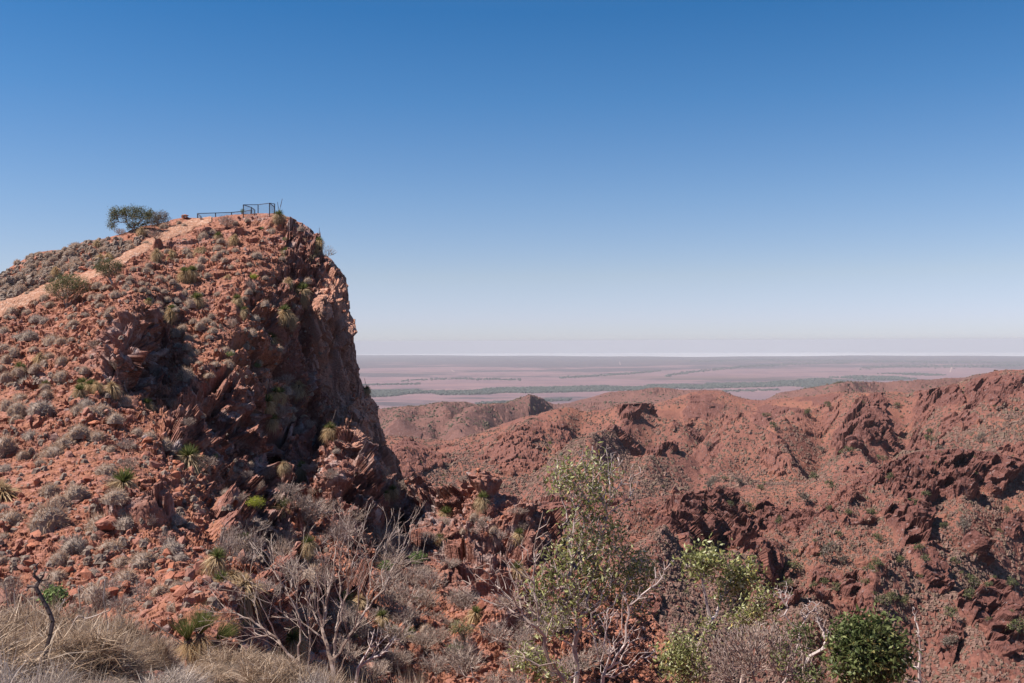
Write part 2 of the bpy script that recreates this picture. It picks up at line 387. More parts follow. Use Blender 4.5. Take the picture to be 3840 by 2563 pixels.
def hill_sheet(name, crest, dcrest, vbot, dbot, u0, u1, nc, nr, amp, L, outc, seed, rand_out=.66, oamp=1.0, label=''):
    u = np.linspace(u0, u1, nc); t = np.linspace(0, 1, nr) ** 1.15
    T, U = np.meshgrid(t, u, indexing='ij')
    cv = ip(crest, u)[None]; dc = ip(dcrest, u)[None]; vb = ip(vbot, u)[None]; db = ip(dbot, u)[None]
    Vv = cv + (vb - cv) * T
    Dd = np.exp(np.log(dc) + (np.log(db) - np.log(dc)) * T ** .8)
    G = P3(U, Vv, Dd)
    sc = Dd / 600.
    fade = sstep(0, .10, T)
    g2 = G.copy(); g2[..., 2] = 0
    warp = np.stack([fbm(g2, L, 2, seed + 40), fbm(g2, L, 2, seed + 50), 0 * U], -1) * L * .8
    R = ridged(g2 + warp, L, 5, seed, .36)
    G[..., 2] += amp * (R - .62) * (.25 + .75 * fade) * 2.0
    for pts_, wd, hh in SPUR[name]:
        dd_ = pl_dist(U + 14 * (warp[..., 0] / (L * .8) - .5), Vv + 8 * (warp[..., 1] / (L * .8) - .5), pts_) / wd
        G[..., 2] += 1.25 * hh * np.exp(-dd_ ** 1.6) * (.05 + .95 * sstep(0, .22, T))
    R2 = ridged(g2 + warp * .4, L * .36, 4, seed + 3, .55)
    G[..., 2] += amp * .20 * (R2 - .62) * 2 * (.15 + .85 * fade)
    # rock outcrops
    om = np.zeros_like(U)
    wob = fbm(g2, 18, 4, seed + 7) - .5
    for (ou, ov, ru, rv, h) in outc:
        q = 1 - np.sqrt(((U - ou) / ru) ** 2 + ((Vv - ov) / rv) ** 2) + wob * 1.3
        om = np.maximum(om, sstep(0, .22, q) * h)
    rn = fbm(g2 + warp * .5, (38, 38, 1), 4, seed + 9, .6)
    om2 = sstep(rand_out, rand_out + .03, rn + .22 * (R - .62) + .12 * (R2 - .62)) * .5
    om = np.maximum(om, om2)
    n = gnormals(G)
    n = n * .6 + np.array([.25, -.55, .35]); n /= np.linalg.norm(n, axis=-1, keepdims=True)
    pw = G + 1.4 * (np.stack([fbm(G, 9, 2, 60), fbm(G, 9, 2, 61), fbm(G, 9, 2, 62)], -1) - .5)
    spd = np.maximum(np.linalg.norm(np.gradient(G, axis=1), axis=-1), np.linalg.norm(np.gradient(G, axis=0), axis=-1))
    bl = 7.0 * block(pw, (15, 15, 26), seed + 11, 1.3) * aa(15, spd) + 5.0 * block(pw, (5, 5, 12), seed + 21, 1.4) * aa(6, spd) + 2.8 * block(pw, (2.4, 2.4, 5), seed + 31, 1.4) * aa(2.4, spd)
    G += n * ((om * (4.0 + bl) * oamp)[..., None]) * (.2 + .8 * fade[..., None])
    sm = 1.2 * (fbm(G, 7, 4, seed + 13, .6) - .5) + .8 * block(G, 2.6, seed + 17, 1.4) * aa(2.6, spd) + 1.2 * block(G, 6, seed + 18, 1.4) * sstep(.45, .6, rn)
    G[..., 2] += sm * (1.0 - .4 * om)
    up_ = (G[..., 0] * CR + G[..., 2] * SR) / G[..., 1] * F + 512
    zmax = P3(up_, np.interp(up_, u, ip(crest, u)) - .3 - 1.8 * fbm(G, 9, 3, 99), G[..., 1])[..., 2]
    G[..., 2] = np.minimum(G[..., 2], zmax)
    SURF[name] = (u, crest, vbot, t, G, om, zbuffer(G))
    # far side: falls away behind the crest, then down
    back = []
    for j in range(1, 12):
        bk = G[0].copy(); s_ = (j / 11) ** 1.6 * 260
        dr = bk[:, :2] / np.linalg.norm(bk[:, :2], axis=1, keepdims=True)
        bk[:, :2] += dr * s_; bk[:, 2] -= s_ * .42 + 2 * (fbm(bk, 30, 3, 5) - .5); back.append(bk)
    G2 = np.concatenate([np.array(back[::-1]), G], 0)
    rk = np.concatenate([np.repeat(om[:1], 11, 0), om], 0)
    o = link(name, mesh_np(name, G2, [gridfaces(*G2.shape[:2])], [M_FARHILL if name == 'far_hills' else M_HILL], {'rock': rk * .9}))
    tag(o, label, kind='structure')

hill_sheet('far_hills',
    [(300, 414), (350, 413), (379, 410), (400, 408), (420, 407.5), (443, 403), (465, 402), (479, 405.6), (505, 405), (530, 396), (540, 399), (553, 402), (582, 399), (611, 393), (657, 388.6), (693, 391), (722, 391), (736, 397), (752, 402), (765, 401), (781, 393), (800, 391), (847, 383), (869, 383.4), (914, 380.5), (972, 376), (1002, 373), (1024, 371), (1140, 366)],
    [(300, 2400), (530, 2300), (657, 2600), (740, 2300), (850, 2400), (1140, 2200)], [(300, 470), (1140, 440)], [(300, 1250), (1140, 1300)],
    300, 1140, 1150, 130, 34, 300, [(505, 434, 26, 5, .5), (430, 408, 22, 4, .5), (404, 443, 20, 5, .7), (640, 400, 50, 4, .3)], 100, .66, 1.4,
    'distant line of low red hills in front of the plain')
hill_sheet('middle_hills',
    [(300, 455), (350, 445), (380, 437), (400, 437), (425, 441), (451, 441.5), (465, 438), (480, 434), (493, 429), (523, 418), (545, 413), (567, 408), (600, 406.5), (654, 404), (668, 400), (690, 394), (705, 391.5), (722, 393), (740, 399), (760, 402), (811, 397), (840, 393), (872, 394), (900, 392.5), (928, 391), (945, 387), (959, 384), (975, 380), (990, 373), (1005, 371), (1024, 371), (1140, 372)],
    [(300, 1250), (460, 1150), (560, 1050), (700, 1250), (811, 1150), (928, 1000), (990, 850), (1140, 780)], [(300, 600), (600, 590), (1140, 600)], [(300, 430), (600, 470), (1140, 560)],
    300, 1140, 1400, 420, 27, 190,
    [(640, 424, 26, 14, 1.1), (618, 450, 20, 14, 1.0), (690, 430, 22, 12, .8), (780, 414, 34, 9, .8), (868, 424, 30, 16, 1.0), (862, 446, 24, 12, 1.2), (905, 440, 24, 14, .8), (940, 405, 30, 12, .9), (1000, 400, 40, 22, .8),
     (1000, 384, 30, 10, .9), (700, 404, 22, 9, .7), (590, 412, 34, 5, .6), (520, 424, 24, 5, .5), (740, 446, 30, 9, .7), (830, 401, 28, 6, .8), (660, 480, 18, 8, .8), (690, 466, 14, 8, .9), (560, 448, 10, 4, .6), (850, 470, 16, 7, .9), (960, 430, 26, 10, .6), (700, 455, 20, 8, .6), (408, 455, 16, 7, .7), (530, 470, 22, 5, .5)],
    200, .64, 1.0, 'middle red rocky hills with dark outcrops')
hill_sheet('near_hills',
    [(480, 600), (540, 545), (580, 515), (636, 501), (690, 493), (741, 488), (798, 484), (840, 478), (872, 473), (895, 460), (915, 453), (959, 450), (990, 453), (1024, 460), (1140, 468)],
    [(480, 330), (600, 420), (741, 520), (872, 480), (960, 440), (1140, 420)], [(480, 830), (1140, 780)], [(480, 130), (650, 170), (1140, 200)],
    480, 1140, 1300, 800, 16, 120,
    [(700, 540, 40, 26, 1.2), (735, 548, 26, 22, 1.1), (676, 560, 22, 18, 1.0), (790, 528, 40, 12, .8), (820, 538, 16, 10, .7), (760, 580, 26, 10, .6), (905, 496, 40, 26, 1.1), (950, 485, 36, 24, 1.2), (985, 478, 34, 20, 1.0), (870, 490, 20, 14, .8),
     (905, 528, 26, 16, 1.1), (845, 585, 15, 12, 1.2), (825, 580, 24, 9, .6), (800, 600, 30, 12, .7), (770, 615, 24, 12, .8), (930, 622, 22, 12, .7), (985, 645, 36, 22, 1.1), (1010, 660, 30, 20, 1.0), (950, 660, 22, 14, .8),
     (975, 573, 14, 6, .9), (990, 597, 12, 9, .9), (1012, 550, 16, 8, .8), (860, 515, 18, 6, .6), (700, 575, 26, 14, .8), (1020, 600, 12, 14, .6), (650, 640, 16, 10, .5)],
    300, .67, .75, 'nearer red hillside with scattered rocks across the valley')
# ---------------------------------------------------------------- the headland
SKY = [(-130, 350), (-60, 306), (0, 275), (11, 267), (38, 253), (61, 250), (76, 245), (87, 241), (107, 238), (120, 234.6), (142, 226), (167, 222), (174, 219.4), (185, 218), (198, 218), (218, 217),
 (234, 214.5), (256, 213.4), (274, 213.2), (285, 215.5), (296, 221.5), (304, 224), (310, 230), (314, 234), (317, 236), (319, 243), (324, 254), (331.6, 261), (340, 269.5), (346, 279), (347.2, 287), (348.6, 296), (349.4, 317),
 (352.3, 336), (355.4, 345), (356.4, 358), (358.8, 375), (362.6, 385), (368.6, 392.4), (376.8, 405.5), (380, 423), (384.4, 442.6), (389.8, 456.7), (400.8, 470), (405.7, 485), (415, 482), (420.4, 479.6), (429, 483),
 (445.5, 487.3), (462, 490.5), (466, 483), (474, 481), (488, 483), (497, 485), (505.6, 495), (523.5, 501), (538, 509), (548, 519), (565, 533), (590, 558), (620, 585), (650, 612), (690, 668), (730, 730), (780, 790)]
DPT = [(-120, 760, 21), (-120, 600, 28), (-120, 480, 43), (-120, 400, 66), (-120, 350, 86), (0, 760, 22), (0, 683, 25), (0, 600, 30), (0, 526, 38), (0, 470, 46), (0, 411, 56), (0, 350, 73), (0, 310, 86), (0, 276, 99), (60, 250, 107), (60, 300, 88), (50, 330, 79),
 (100, 760, 21), (100, 683, 24), (100, 600, 29), (100, 540, 36), (100, 470, 44), (100, 420, 51), (90, 380, 60), (95, 345, 68), (100, 300, 82), (100, 262, 99), (107, 239, 111), (160, 224, 116), (195, 219, 119), (160, 245, 106), (215, 240, 108),
 (118, 402, 58), (128, 360, 61), (125, 318, 67), (112, 330, 67), (138, 400, 60), (140, 350, 63), (137, 318, 69),
 (152, 400, 70), (150, 370, 75), (160, 365, 79), (160, 330, 85), (146, 330, 77), (150, 420, 58),
 (180, 320, 86), (200, 330, 84), (200, 290, 93), (200, 255, 103), (250, 235, 109), (250, 270, 97), (250, 310, 88), (256, 215, 119), (276, 214, 120), (235, 215, 119),
 (185, 355, 78), (220, 355, 79), (245, 345, 83), (180, 385, 73), (215, 380, 75), (245, 385, 77), (185, 405, 68), (215, 430, 70), (240, 430, 73), (255, 465, 72), (225, 462, 69), (260, 400, 76), (262, 440, 75),
 (273, 420, 87), (274, 470, 84), (270, 380, 88), (272, 510, 73),
 (298, 380, 93), (288, 400, 90), (300, 430, 85), (315, 455, 83), (320, 430, 94), (296, 460, 80), (300, 490, 73),
 (300, 330, 98), (280, 300, 96), (320, 380, 98), (330, 320, 101.5), (310, 280, 102), (300, 235, 112), (325, 262, 107.5), (343, 285, 105.5), (335, 340, 101), (345, 380, 100.5), (352, 345, 102.5), (362, 400, 101), (345, 420, 99), (378, 440, 100.5), (365, 450, 99), (385, 460, 100), (385, 480, 99), (400, 480, 100),
 (350, 447, 77), (345, 475, 74), (368, 475, 78), (335, 490, 71), (360, 520, 69), (382, 510, 79), (380, 540, 72), (330, 540, 64), (396, 520, 90), (330, 460, 79),
 (410, 484, 98), (415, 484, 93), (440, 490, 91), (465, 486, 86), (485, 486, 84), (500, 492, 85), (425, 540, 78), (430, 600, 60), (430, 683, 46), (470, 540, 76), (510, 530, 79), (540, 530, 82), (500, 600, 59), (560, 600, 62), (560, 545, 84), (600, 580, 84), (650, 620, 82), (690, 675, 74), (500, 683, 45), (570, 683, 46), (640, 683, 60), (560, 790, 34), (430, 790, 35), (720, 790, 50),
 (165, 428, 52), (180, 445, 50), (200, 480, 47), (218, 520, 43), (235, 550, 39), (255, 572, 35.5), (205, 445, 62), (217, 475, 62), (232, 500, 60), (240, 520, 56), (255, 545, 53), (150, 470, 45), (150, 540, 35.5), (150, 600, 29), (200, 560, 34), (200, 620, 26.5),
 (280, 560, 55), (285, 592, 42), (250, 600, 30), (300, 610, 45), (330, 640, 43), (330, 683, 38), (380, 600, 56), (380, 650, 47), (380, 683, 43), (260, 640, 28), (260, 683, 25), (200, 683, 23.5), (300, 683, 32), (300, 790, 26), (150, 790, 20)]

def rbf_fit(pts, smooth=.02):
    p = np.array(pts, float); X = p[:, :2] / 100; y = np.log(p[:, 2]); n = len(X)
    K = np.linalg.norm(X[:, None] - X[None], axis=-1); K -= smooth * np.eye(n)
    A = np.zeros((n + 3, n + 3)); A[:n, :n] = K; A[:n, n] = 1; A[:n, n + 1:] = X; A[n, :n] = 1; A[n + 1:, :n] = X.T
    return X, np.linalg.solve(A, np.concatenate([y, np.zeros(3)]))
def rbf_eval(fit, U, V):
    X, w_ = fit; n = len(X); u = U / 100; v = V / 100
    r = w_[n] + w_[n + 1] * u + w_[n + 2] * v
    for i in range(n): r = r + w_[i] * np.sqrt((u - X[i, 0]) ** 2 + (v - X[i, 1]) ** 2)
    return np.exp(r)

TRACK = [(-130, 352, 26), (-60, 332, 20), (0, 309.5, 18), (40, 291.5, 15), (60, 284, 12), (95, 273, 9.5), (118, 261, 10), (135, 252, 11), (155, 241, 12), (175, 230.5, 12), (196, 222.5, 9), (212, 219, 5)]
def track_mask(U, V):
    # picture-space helper for laying out the real dirt track on the slope
    tp = np.array(TRACK, float)
    cv = np.interp(U, tp[:, 0], tp[:, 1]); w_ = np.interp(U, tp[:, 0], tp[:, 2])
    return sstep(1.25, .85, np.abs(V - cv) / (w_ * .5 + .5)) * (U < 216)

def poly_mask(U, V, pts, soft=6.):
    """smooth mask of convex-ish blobs given as (u, v, ru, rv)"""
    m = np.zeros_like(U)
    for (a, b_, ru, rv) in pts:
        q = 1 - np.sqrt(((U - a) / ru) ** 2 + ((V - b_) / rv) ** 2); m = np.maximum(m, sstep(0, .4, q))
    return m

def headland():
    sk = np.array(SKY, float)
    seg = np.hypot(np.diff(sk[:, 0]), np.diff(sk[:, 1]) * .8); s = np.concatenate([[0], np.cumsum(seg)])
    vis = np.where(sk[:, 0] < -30, .5, 1.0); vis = np.where(sk[:, 0] > 620, .5, vis)
    s = np.concatenate([[0], np.cumsum(seg * (vis[1:] + vis[:-1]) / 2)])
    NCc, NRr = HEAD_RES
    st = np.linspace(0, s[-1], NCc); u = np.interp(st, s, sk[:, 0]); sv = np.interp(st, s, sk[:, 1])
    fit = rbf_fit(DPT, .03)
    uc = np.linspace(-135, 785, 461); vc = np.linspace(205, 805, 301)
    VC, UC = np.meshgrid(vc, uc, indexing='ij'); DC = rbf_eval(fit, UC, VC)
    # spread columns and rows by true surface length, so walls seen edge-on are meshed as finely as the rest
    GC = P3(UC, VC, DC); inside = VC > np.interp(UC, sk[:, 0], sk[:, 1])
    lu = np.linalg.norm(np.gradient(GC, axis=1), axis=-1) / (uc[1] - uc[0]) * F / DC; lv = np.linalg.norm(np.gradient(GC, axis=0), axis=-1) / (vc[1] - vc[0]) * F / DC
    su = (np.minimum(lu, 12) * inside).sum(0) / inside.sum(0)
    dens = np.interp(u, uc, su); du_ = np.diff(s); st_u = np.interp(np.linspace(0, s[-1], 4000), s, sk[:, 0]); ss = np.linspace(0, s[-1], 4000)
    wgt = .55 + .35 * np.interp(st_u, uc, su); cs = np.concatenate([[0], np.cumsum((wgt[1:] + wgt[:-1]) / 2)]); st = np.interp(np.linspace(0, cs[-1], NCc), cs, ss)
    u = np.interp(st, s, sk[:, 0]); sv = np.interp(st, s, sk[:, 1])
    tf = np.linspace(0, 1, 601); ci = np.clip(((u - uc[0]) / (uc[1] - uc[0])).astype(int), 0, 459)
    V = np.zeros((NRr, NCc))
    for c in range(NCc):
        vv = sv[c] + (800 - sv[c]) * tf; l_ = np.minimum(np.interp(vv, vc, lv[:, ci[c]]), 14)
        wv = (.5 + .5 * l_) * np.where(vv > 700, .35, 1); q = np.concatenate([[0], np.cumsum((wv[1:] + wv[:-1]) / 2)])
        V[:, c] = np.interp(np.linspace(0, q[-1], NRr), q, vv)
    for _ in range(6): V[:, 1:-1] = (V[:, :-2] + 2 * V[:, 1:-1] + V[:, 2:]) / 4
    V[0] = sv; U = np.repeat(u[None], NRr, 0); T = (V - sv[None]) / (800 - sv[None])
    fu = (U - uc[0]) / (uc[1] - uc[0]); fv = (V - vc[0]) / (vc[1] - vc[0])
    iu = np.clip(fu.astype(int), 0, 459); iv = np.clip(fv.astype(int), 0, 299); fu -= iu; fv -= iv
    D = (DC[iv, iu] * (1 - fu) + DC[iv, iu + 1] * fu) * (1 - fv) + (DC[iv + 1, iu] * (1 - fu) + DC[iv + 1, iu + 1] * fu) * fv
    G = P3(U, V, D)
    n = gnormals(G)
    flip = (n * G).sum(-1) > 0
    n = np.where(flip[..., None], -n, n)
    # smooth the normals a little
    steep = sstep(.62, .30, n[..., 2])
    cliffs = poly_mask(U, V, [(122, 360, 26, 48), (150, 360, 24, 40), (215, 425, 62, 62), (250, 440, 30, 60), (330, 370, 46, 120), (375, 440, 34, 60), (300, 300, 34, 50), (322, 262, 18, 26), (350, 490, 42, 60), (480, 490, 30, 20),
                               (425, 484, 22, 10), (520, 545, 70, 40), (440, 500, 40, 20), (232, 520, 26, 40), (190, 450, 20, 26), (285, 590, 40, 26), (340, 600, 26, 18), (300, 250, 20, 30), (100, 516, 14, 10), (140, 520, 44, 14), (280, 500, 40, 60)])
    wallm = poly_mask(U, V, [(340, 330, 30, 90), (355, 400, 30, 60), (378, 440, 26, 50)])
    rn = fbm(G, 9, 4, 31, .6)
    track = track_mask(U, V)
    rock = np.clip(np.maximum(steep * .8, cliffs) * sstep(.30, .52, rn + .35 * cliffs) + .55 * sstep(.56, .66, rn), 0, 1)
    soft = poly_mask(U, V, [(70, 450, 120, 55), (50, 600, 170, 60), (60, 500, 90, 50), (0, 430, 60, 60)])
    rock *= (1 - .75 * soft * (1 - cliffs)); rock *= 1 - track
    # displaced relief: large undulation, fractured blocks, rubble
    kd = np.clip(D / 80, .35, 1.2)
    wp = G + 1.6 * (np.stack([fbm(G, 4, 2, 70), fbm(G, 4, 2, 71), fbm(G, 4, 2, 72)], -1) - .5)
    wz = np.where(1 > 0, 1, 1)
    spu = np.linalg.norm(np.gradient(G, axis=1), axis=-1); spv = np.linalg.norm(np.gradient(G, axis=0), axis=-1); sp = np.maximum(spu, spv)
    for _ in range(3): sp = np.maximum(sp, (np.roll(sp, 1, 0) + np.roll(sp, -1, 0) + np.roll(sp, 1, 1) + np.roll(sp, -1, 1)) / 4)
    big = 2.6 * (fbm(G, (7, 7, 13), 3, 5) - .5) * (.35 + .65 * rock)
    blk = 2.6 * block(wp, (4.2, 4.2, 8.5), 50, 1.3) * (1 - .6 * wallm) * aa(4.2, sp) + (1 - .5 * wallm) * 1.25 * block(wp, (1.8, 1.8, 3.0), 51, 1.3) * aa(1.8, sp) + (1 - .4 * wallm) * .55 * block(wp, (.75, .75, 1.1), 52, 1.4) * aa(.75, sp) + .22 * block(wp, (.33, .33, .4), 53, 1.4) * aa(.33, sp)
    flute = (ridged(G * np.array([1, 1, .22]), 2.6, 3, 88) - .6) * 1.7 * wallm
    vcol = G * np.array([1, 1, .14]); wf = (1.5 * block(vcol, 2.6, 90, .9) * aa(2.6, sp) + .8 * block(vcol, 1.1, 91, 1.) * aa(1.1, sp) + .3 * block(G * np.array([1, 1, .35]), .5, 92, 1.3) * aa(.5, sp))
    vc2 = wp * np.array([1, 1, .3]); cf = 1.7 * block(vc2, 2.2, 93, 1.1) * aa(2.2, sp) + .8 * block(vc2, .9, 94, 1.2) * aa(.9, sp)
    rub = .34 * block(wp, (1.0, 1.0, .6), 54, 1.3) * aa(1., sp) + .22 * block(wp, .45, 55, 1.5) * aa(.45, sp) + .12 * block(wp, .22, 56, 1.5) * aa(.22, sp) + .25 * (fbm(G, 1.7, 3, 57) - .5)
    rub = rub * (1.25 - .85 * soft * sstep(.62, .45, fbm(G, 5, 3, 66)))
    gz = vnoise(G * np.array([1, .35, .10]) / 3.4, 41); gz2 = vnoise(G * np.array([1, .35, .13]) / 1.7 + 9, 42); slotm = poly_mask(U, V, [(285, 380, 75, 130), (210, 420, 60, 60), (128, 360, 24, 48)])
    slots = -(3.0 * sstep(.80, .97, 1 - np.abs(2 * gz - 1)) + 1.3 * sstep(.8, .97, 1 - np.abs(2 * gz2 - 1))) * slotm * aa(3, sp)
    shoulder = poly_mask(U, V, [(510, 560, 95, 85), (440, 520, 60, 50)]); rock = np.maximum(rock, shoulder * .8)
    disp = slots + big * (1 - .5 * wallm) + rock * blk * .8 * (1 - .6 * wallm) + cliffs * (1 - wallm) * (cf * .8 + .9 * block(wp, (1.9, 1.9, .75), 95, 1.0) * aa(1., sp)) + wallm * wf + .5 * flute + (1 - rock) * rub * (1 - .85 * track)
    disp *= np.clip(D / 70, .3, 1.1) * .5 + .5 * np.clip(D / 45, .4, 1)
    edge = sstep(0, .02, T); 
    dirn = n * .75 + np.array([0, -.2, .15]); dirn /= np.linalg.norm(dirn, axis=-1, keepdims=True)
    G = G + dirn * (disp * (.2 + .8 * edge))[..., None]
    up_ = (G[..., 0] * CR + G[..., 2] * SR) / G[..., 1] * F + 512
    zmax = P3(up_, np.interp(up_, u, sv) - 1.2 - 2.5 * fbm(G, 1.3, 2, 99), G[..., 1])[..., 2]
    G[..., 2] = np.where(up_ < 316, np.minimum(G[..., 2], zmax), G[..., 2])
    kk = sstep(.3, 1.0, sp)[..., None]
    for _ in range(6):
        Bl = G.copy(); Bl[1:-1, 1:-1] = (G[:-2, 1:-1] + G[2:, 1:-1] + G[1:-1, :-2] + G[1:-1, 2:]) / 4
        G = G + (Bl - G) * kk
    # far side of the crest
    wU = sstep(292, 325, u); back = []
    nb = 22
    for j in range(1, nb + 1):
        q = (j / nb) ** 1.7 * 45
        bk = G[0].copy(); dr = bk[:, :2] / np.linalg.norm(bk[:, :2], axis=1, keepdims=True)
        bk[:, :2] += dr * q
        bk[:, 2] -= q * (.06 + wU * 1.7) + np.maximum(q - 12, 0) ** 1.3 * (.25 + 0 * wU) 
        bk[:, 2] += .8 * (fbm(bk, 3, 3, 9) - .5) * min(1, j / 4)
        back.append(bk)
    G2 = np.concatenate([np.array(back[::-1]), G], 0)
    rk = np.concatenate([np.repeat(rock[:1], nb, 0), rock], 0)
    m = mat_ground('headland_rock', sc=1.0)
    o = link('rocky_headland', mesh_np('rocky_headland', G2, [gridfaces(*G2.shape[:2])], [m], {'rock': rk, 'wall': np.concatenate([np.repeat(wallm[:1], nb, 0), wallm], 0) * .85}))
    tag(o, 'red rocky headland with a steep cliff edge and stony slopes', kind='structure')
    return u, sv, V, G, rock, track, D, n
HEAD_RES = (1600, 1000)
HU, HSV, HV, HG, HROCK, HTRACK, HD, HN = headland()

HZB = zbuffer(HG); _R, _D = HROCK.ravel(), HD.ravel()
def head_at(u, v):
    q, i = zpick(HZB, u, v)
    return (q, float(q[1]), _R[i]) if i >= 0 else head_grid(u, v)
def head_grid(u, v):
    """surface point of the headland seen at (u, v)"""
    c = int(np.clip(np.searchsorted(HU, u), 0, len(HU) - 1))
    r = int(np.clip(np.searchsorted(HV[:, c], v), 0, len(HV) - 1))
    return HG[r, c], HD[r, c], HROCK[r, c]

def track_sheet():
    us = np.linspace(-125, 211, 420); tp = np.array(TRACK, float); K = 17
    G = np.zeros((len(us), K, 3))
    for i, a in enumerate(us):
        cv = np.interp(a, tp[:, 0], tp[:, 1]); w_ = np.interp(a, tp[:, 0], tp[:, 2])
        w_ *= 1 + .12 * math.sin(a * .31) + .08 * math.sin(a * .83)
        for k in range(K):
            G[i, k] = head_grid(a, cv + (k / (K - 1) - .5) * w_)[0]
    for _ in range(3):
        G[1:-1] = (G[:-2] + G[1:-1] * 2 + G[2:]) / 4
    h = np.sin(np.linspace(0, np.pi, K)) ** .3
    G[..., 2] += .30 * h - .12 + .14 * (fbm(G, .5, 4, 77, .65) - .5) + .05 * block(G, .35, 78)
    b = NB('track_dirt'); p = b.pos(); n2 = b.noise(p, 2.2, 6, .7); cc = b.n('ShaderNodeSeparateColor', i0=b.vor(p, 5, out='Color')).outputs[0]
    col = b.mix(b.ramp(n2, .35, .65), (.37, .195, .128), (.31, .15, .095)); col = b.mix(b.ramp(cc, .7, .95), col, (.44, .28, .21))
    m = b.finish(col, .95, b.bump(b.noise(p, 6, 5, .7), .8, .12))
    tag(link('dirt_track', mesh_np('dirt_track', G, [gridfaces(*G.shape[:2])], [m])), 'pale dirt track climbing the headland to the lookout', kind='structure')
track_sheet()

# ---------------------------------------------------------------- the slope the camera stands on
def near_z(x, y):
    d = y
    left = np.where(d < 6.2, .075 * d, .075 * 6.2 + .36 * (d - 6.2))
    right = np.where(d < 16, .25 * d, 4 + .95 * (d - 16))
    k = sstep(-1.2, .6, x + .12 * d)
    z = -1.65 - (left * (1 - k) + right * k)
    return z - np.maximum(d - 14, 0) * .35 * (1 - k)
def near_ground():
    ys = np.concatenate([np.linspace(-6, 3, 50), np.linspace(3.05, 13, 330), np.linspace(13.1, 34, 140)]); a = np.linspace(-1.35, 1.35, 560)
    Y, A = np.meshgrid(ys, a, indexing='ij'); X = A * np.maximum(Y, 4.5)
    G = np.stack([X, Y, near_z(X, Y)], -1)
    G[..., 2] += .18 * (fbm(G, 1.2, 3, 5) - .5) + .07 * block(G, .25, 6, 1.4) + .035 * block(G, .1, 7, 1.4) + .10 * block(G, .8, 8)
    m = mat_ground('near_soil', sc=3.0)
    tag(link('near_ground', mesh_np('near_ground', G, [gridfaces(*G.shape[:2])][::-1], [m], {'rock': .45 * sstep(.5, .6, fbm(G, .9, 3, 4))})), 'stony red ground under the nearest bushes', kind='structure')
near_ground()
# ---------------------------------------------------------------- plant builders
def ribbons(root, direc, length, width, droop, r, seg=2, face=None):
    """thin tapering blades; returns V, tris"""
    n = len(root); direc = direc / (np.linalg.norm(direc, axis=1, keepdims=True) + 1e-9)
    rd = r.normal(size=(n, 3)); side = np.cross(direc, rd); side /= np.linalg.norm(side, axis=1, keepdims=True) + 1e-9
    length = np.broadcast_to(length, n)[:, None]; width = np.broadcast_to(width, n)[:, None]; droop = np.broadcast_to(droop, n)[:, None]
    down = np.array([0, 0, -1.])
    pts = []
    for k in range(seg + 1):
        t = k / seg; pts.append(root + direc * length * t + down * droop * length * t * t)
    V = []
    for k in range(seg): wv = side * width * (1 - k / seg * .6) * .5; V += [pts[k] - wv, pts[k] + wv]
    V.append(pts[seg]); V = np.stack(V, 1); m = V.shape[1]
    f = []
    for k in range(seg - 1): f += [(2 * k, 2 * k + 1, 2 * k + 3), (2 * k, 2 * k + 3, 2 * k + 2)]
    f.append((2 * seg - 2, 2 * seg - 1, 2 * seg))
    T = np.array(f)[None] + (np.arange(n) * m)[:, None, None]
    return V.reshape(-1, 3), T.reshape(-1, 3)

def join(parts):
    V = []; T = []; o = 0
    for v, t in parts: V.append(v); T.append(np.asarray(t) + o); o += len(v)
    return np.concatenate(V), np.concatenate(T)

def tubes(segs, sides=4):
    """segs: array (n, 8) p0 p1 r0 r1 -> V, tris"""
    s = np.asarray(segs, float); n = len(s); p0, p1, r0, r1 = s[:, :3], s[:, 3:6], s[:, 6], s[:, 7]
    d = p1 - p0; d /= np.linalg.norm(d, axis=1, keepdims=True) + 1e-9
    up = np.where(np.abs(d[:, 2:3]) > .9, np.array([[1., 0, 0]]), np.array([[0, 0, 1.]]))
    a = np.cross(d, up); a /= np.linalg.norm(a, axis=1, keepdims=True); b = np.cross(d, a)
    V = []
    for p, r_ in ((p0 - d * (r0 * .3)[:, None], r0), (p1 + d * (r1 * .3)[:, None], r1)):
        for k in range(sides):
            an = 2 * math.pi * k / sides; V.append(p + (a * math.cos(an) + b * math.sin(an)) * r_[:, None])
    V = np.stack(V, 1); f = []
    for k in range(sides):
        k1 = (k + 1) % sides; f += [(k, k1, k1 + sides), (k, k1 + sides, k + sides)]
    T = np.array(f)[None] + (np.arange(n) * 2 * sides)[:, None, None]
    return V.reshape(-1, 3), T.reshape(-1, 3)

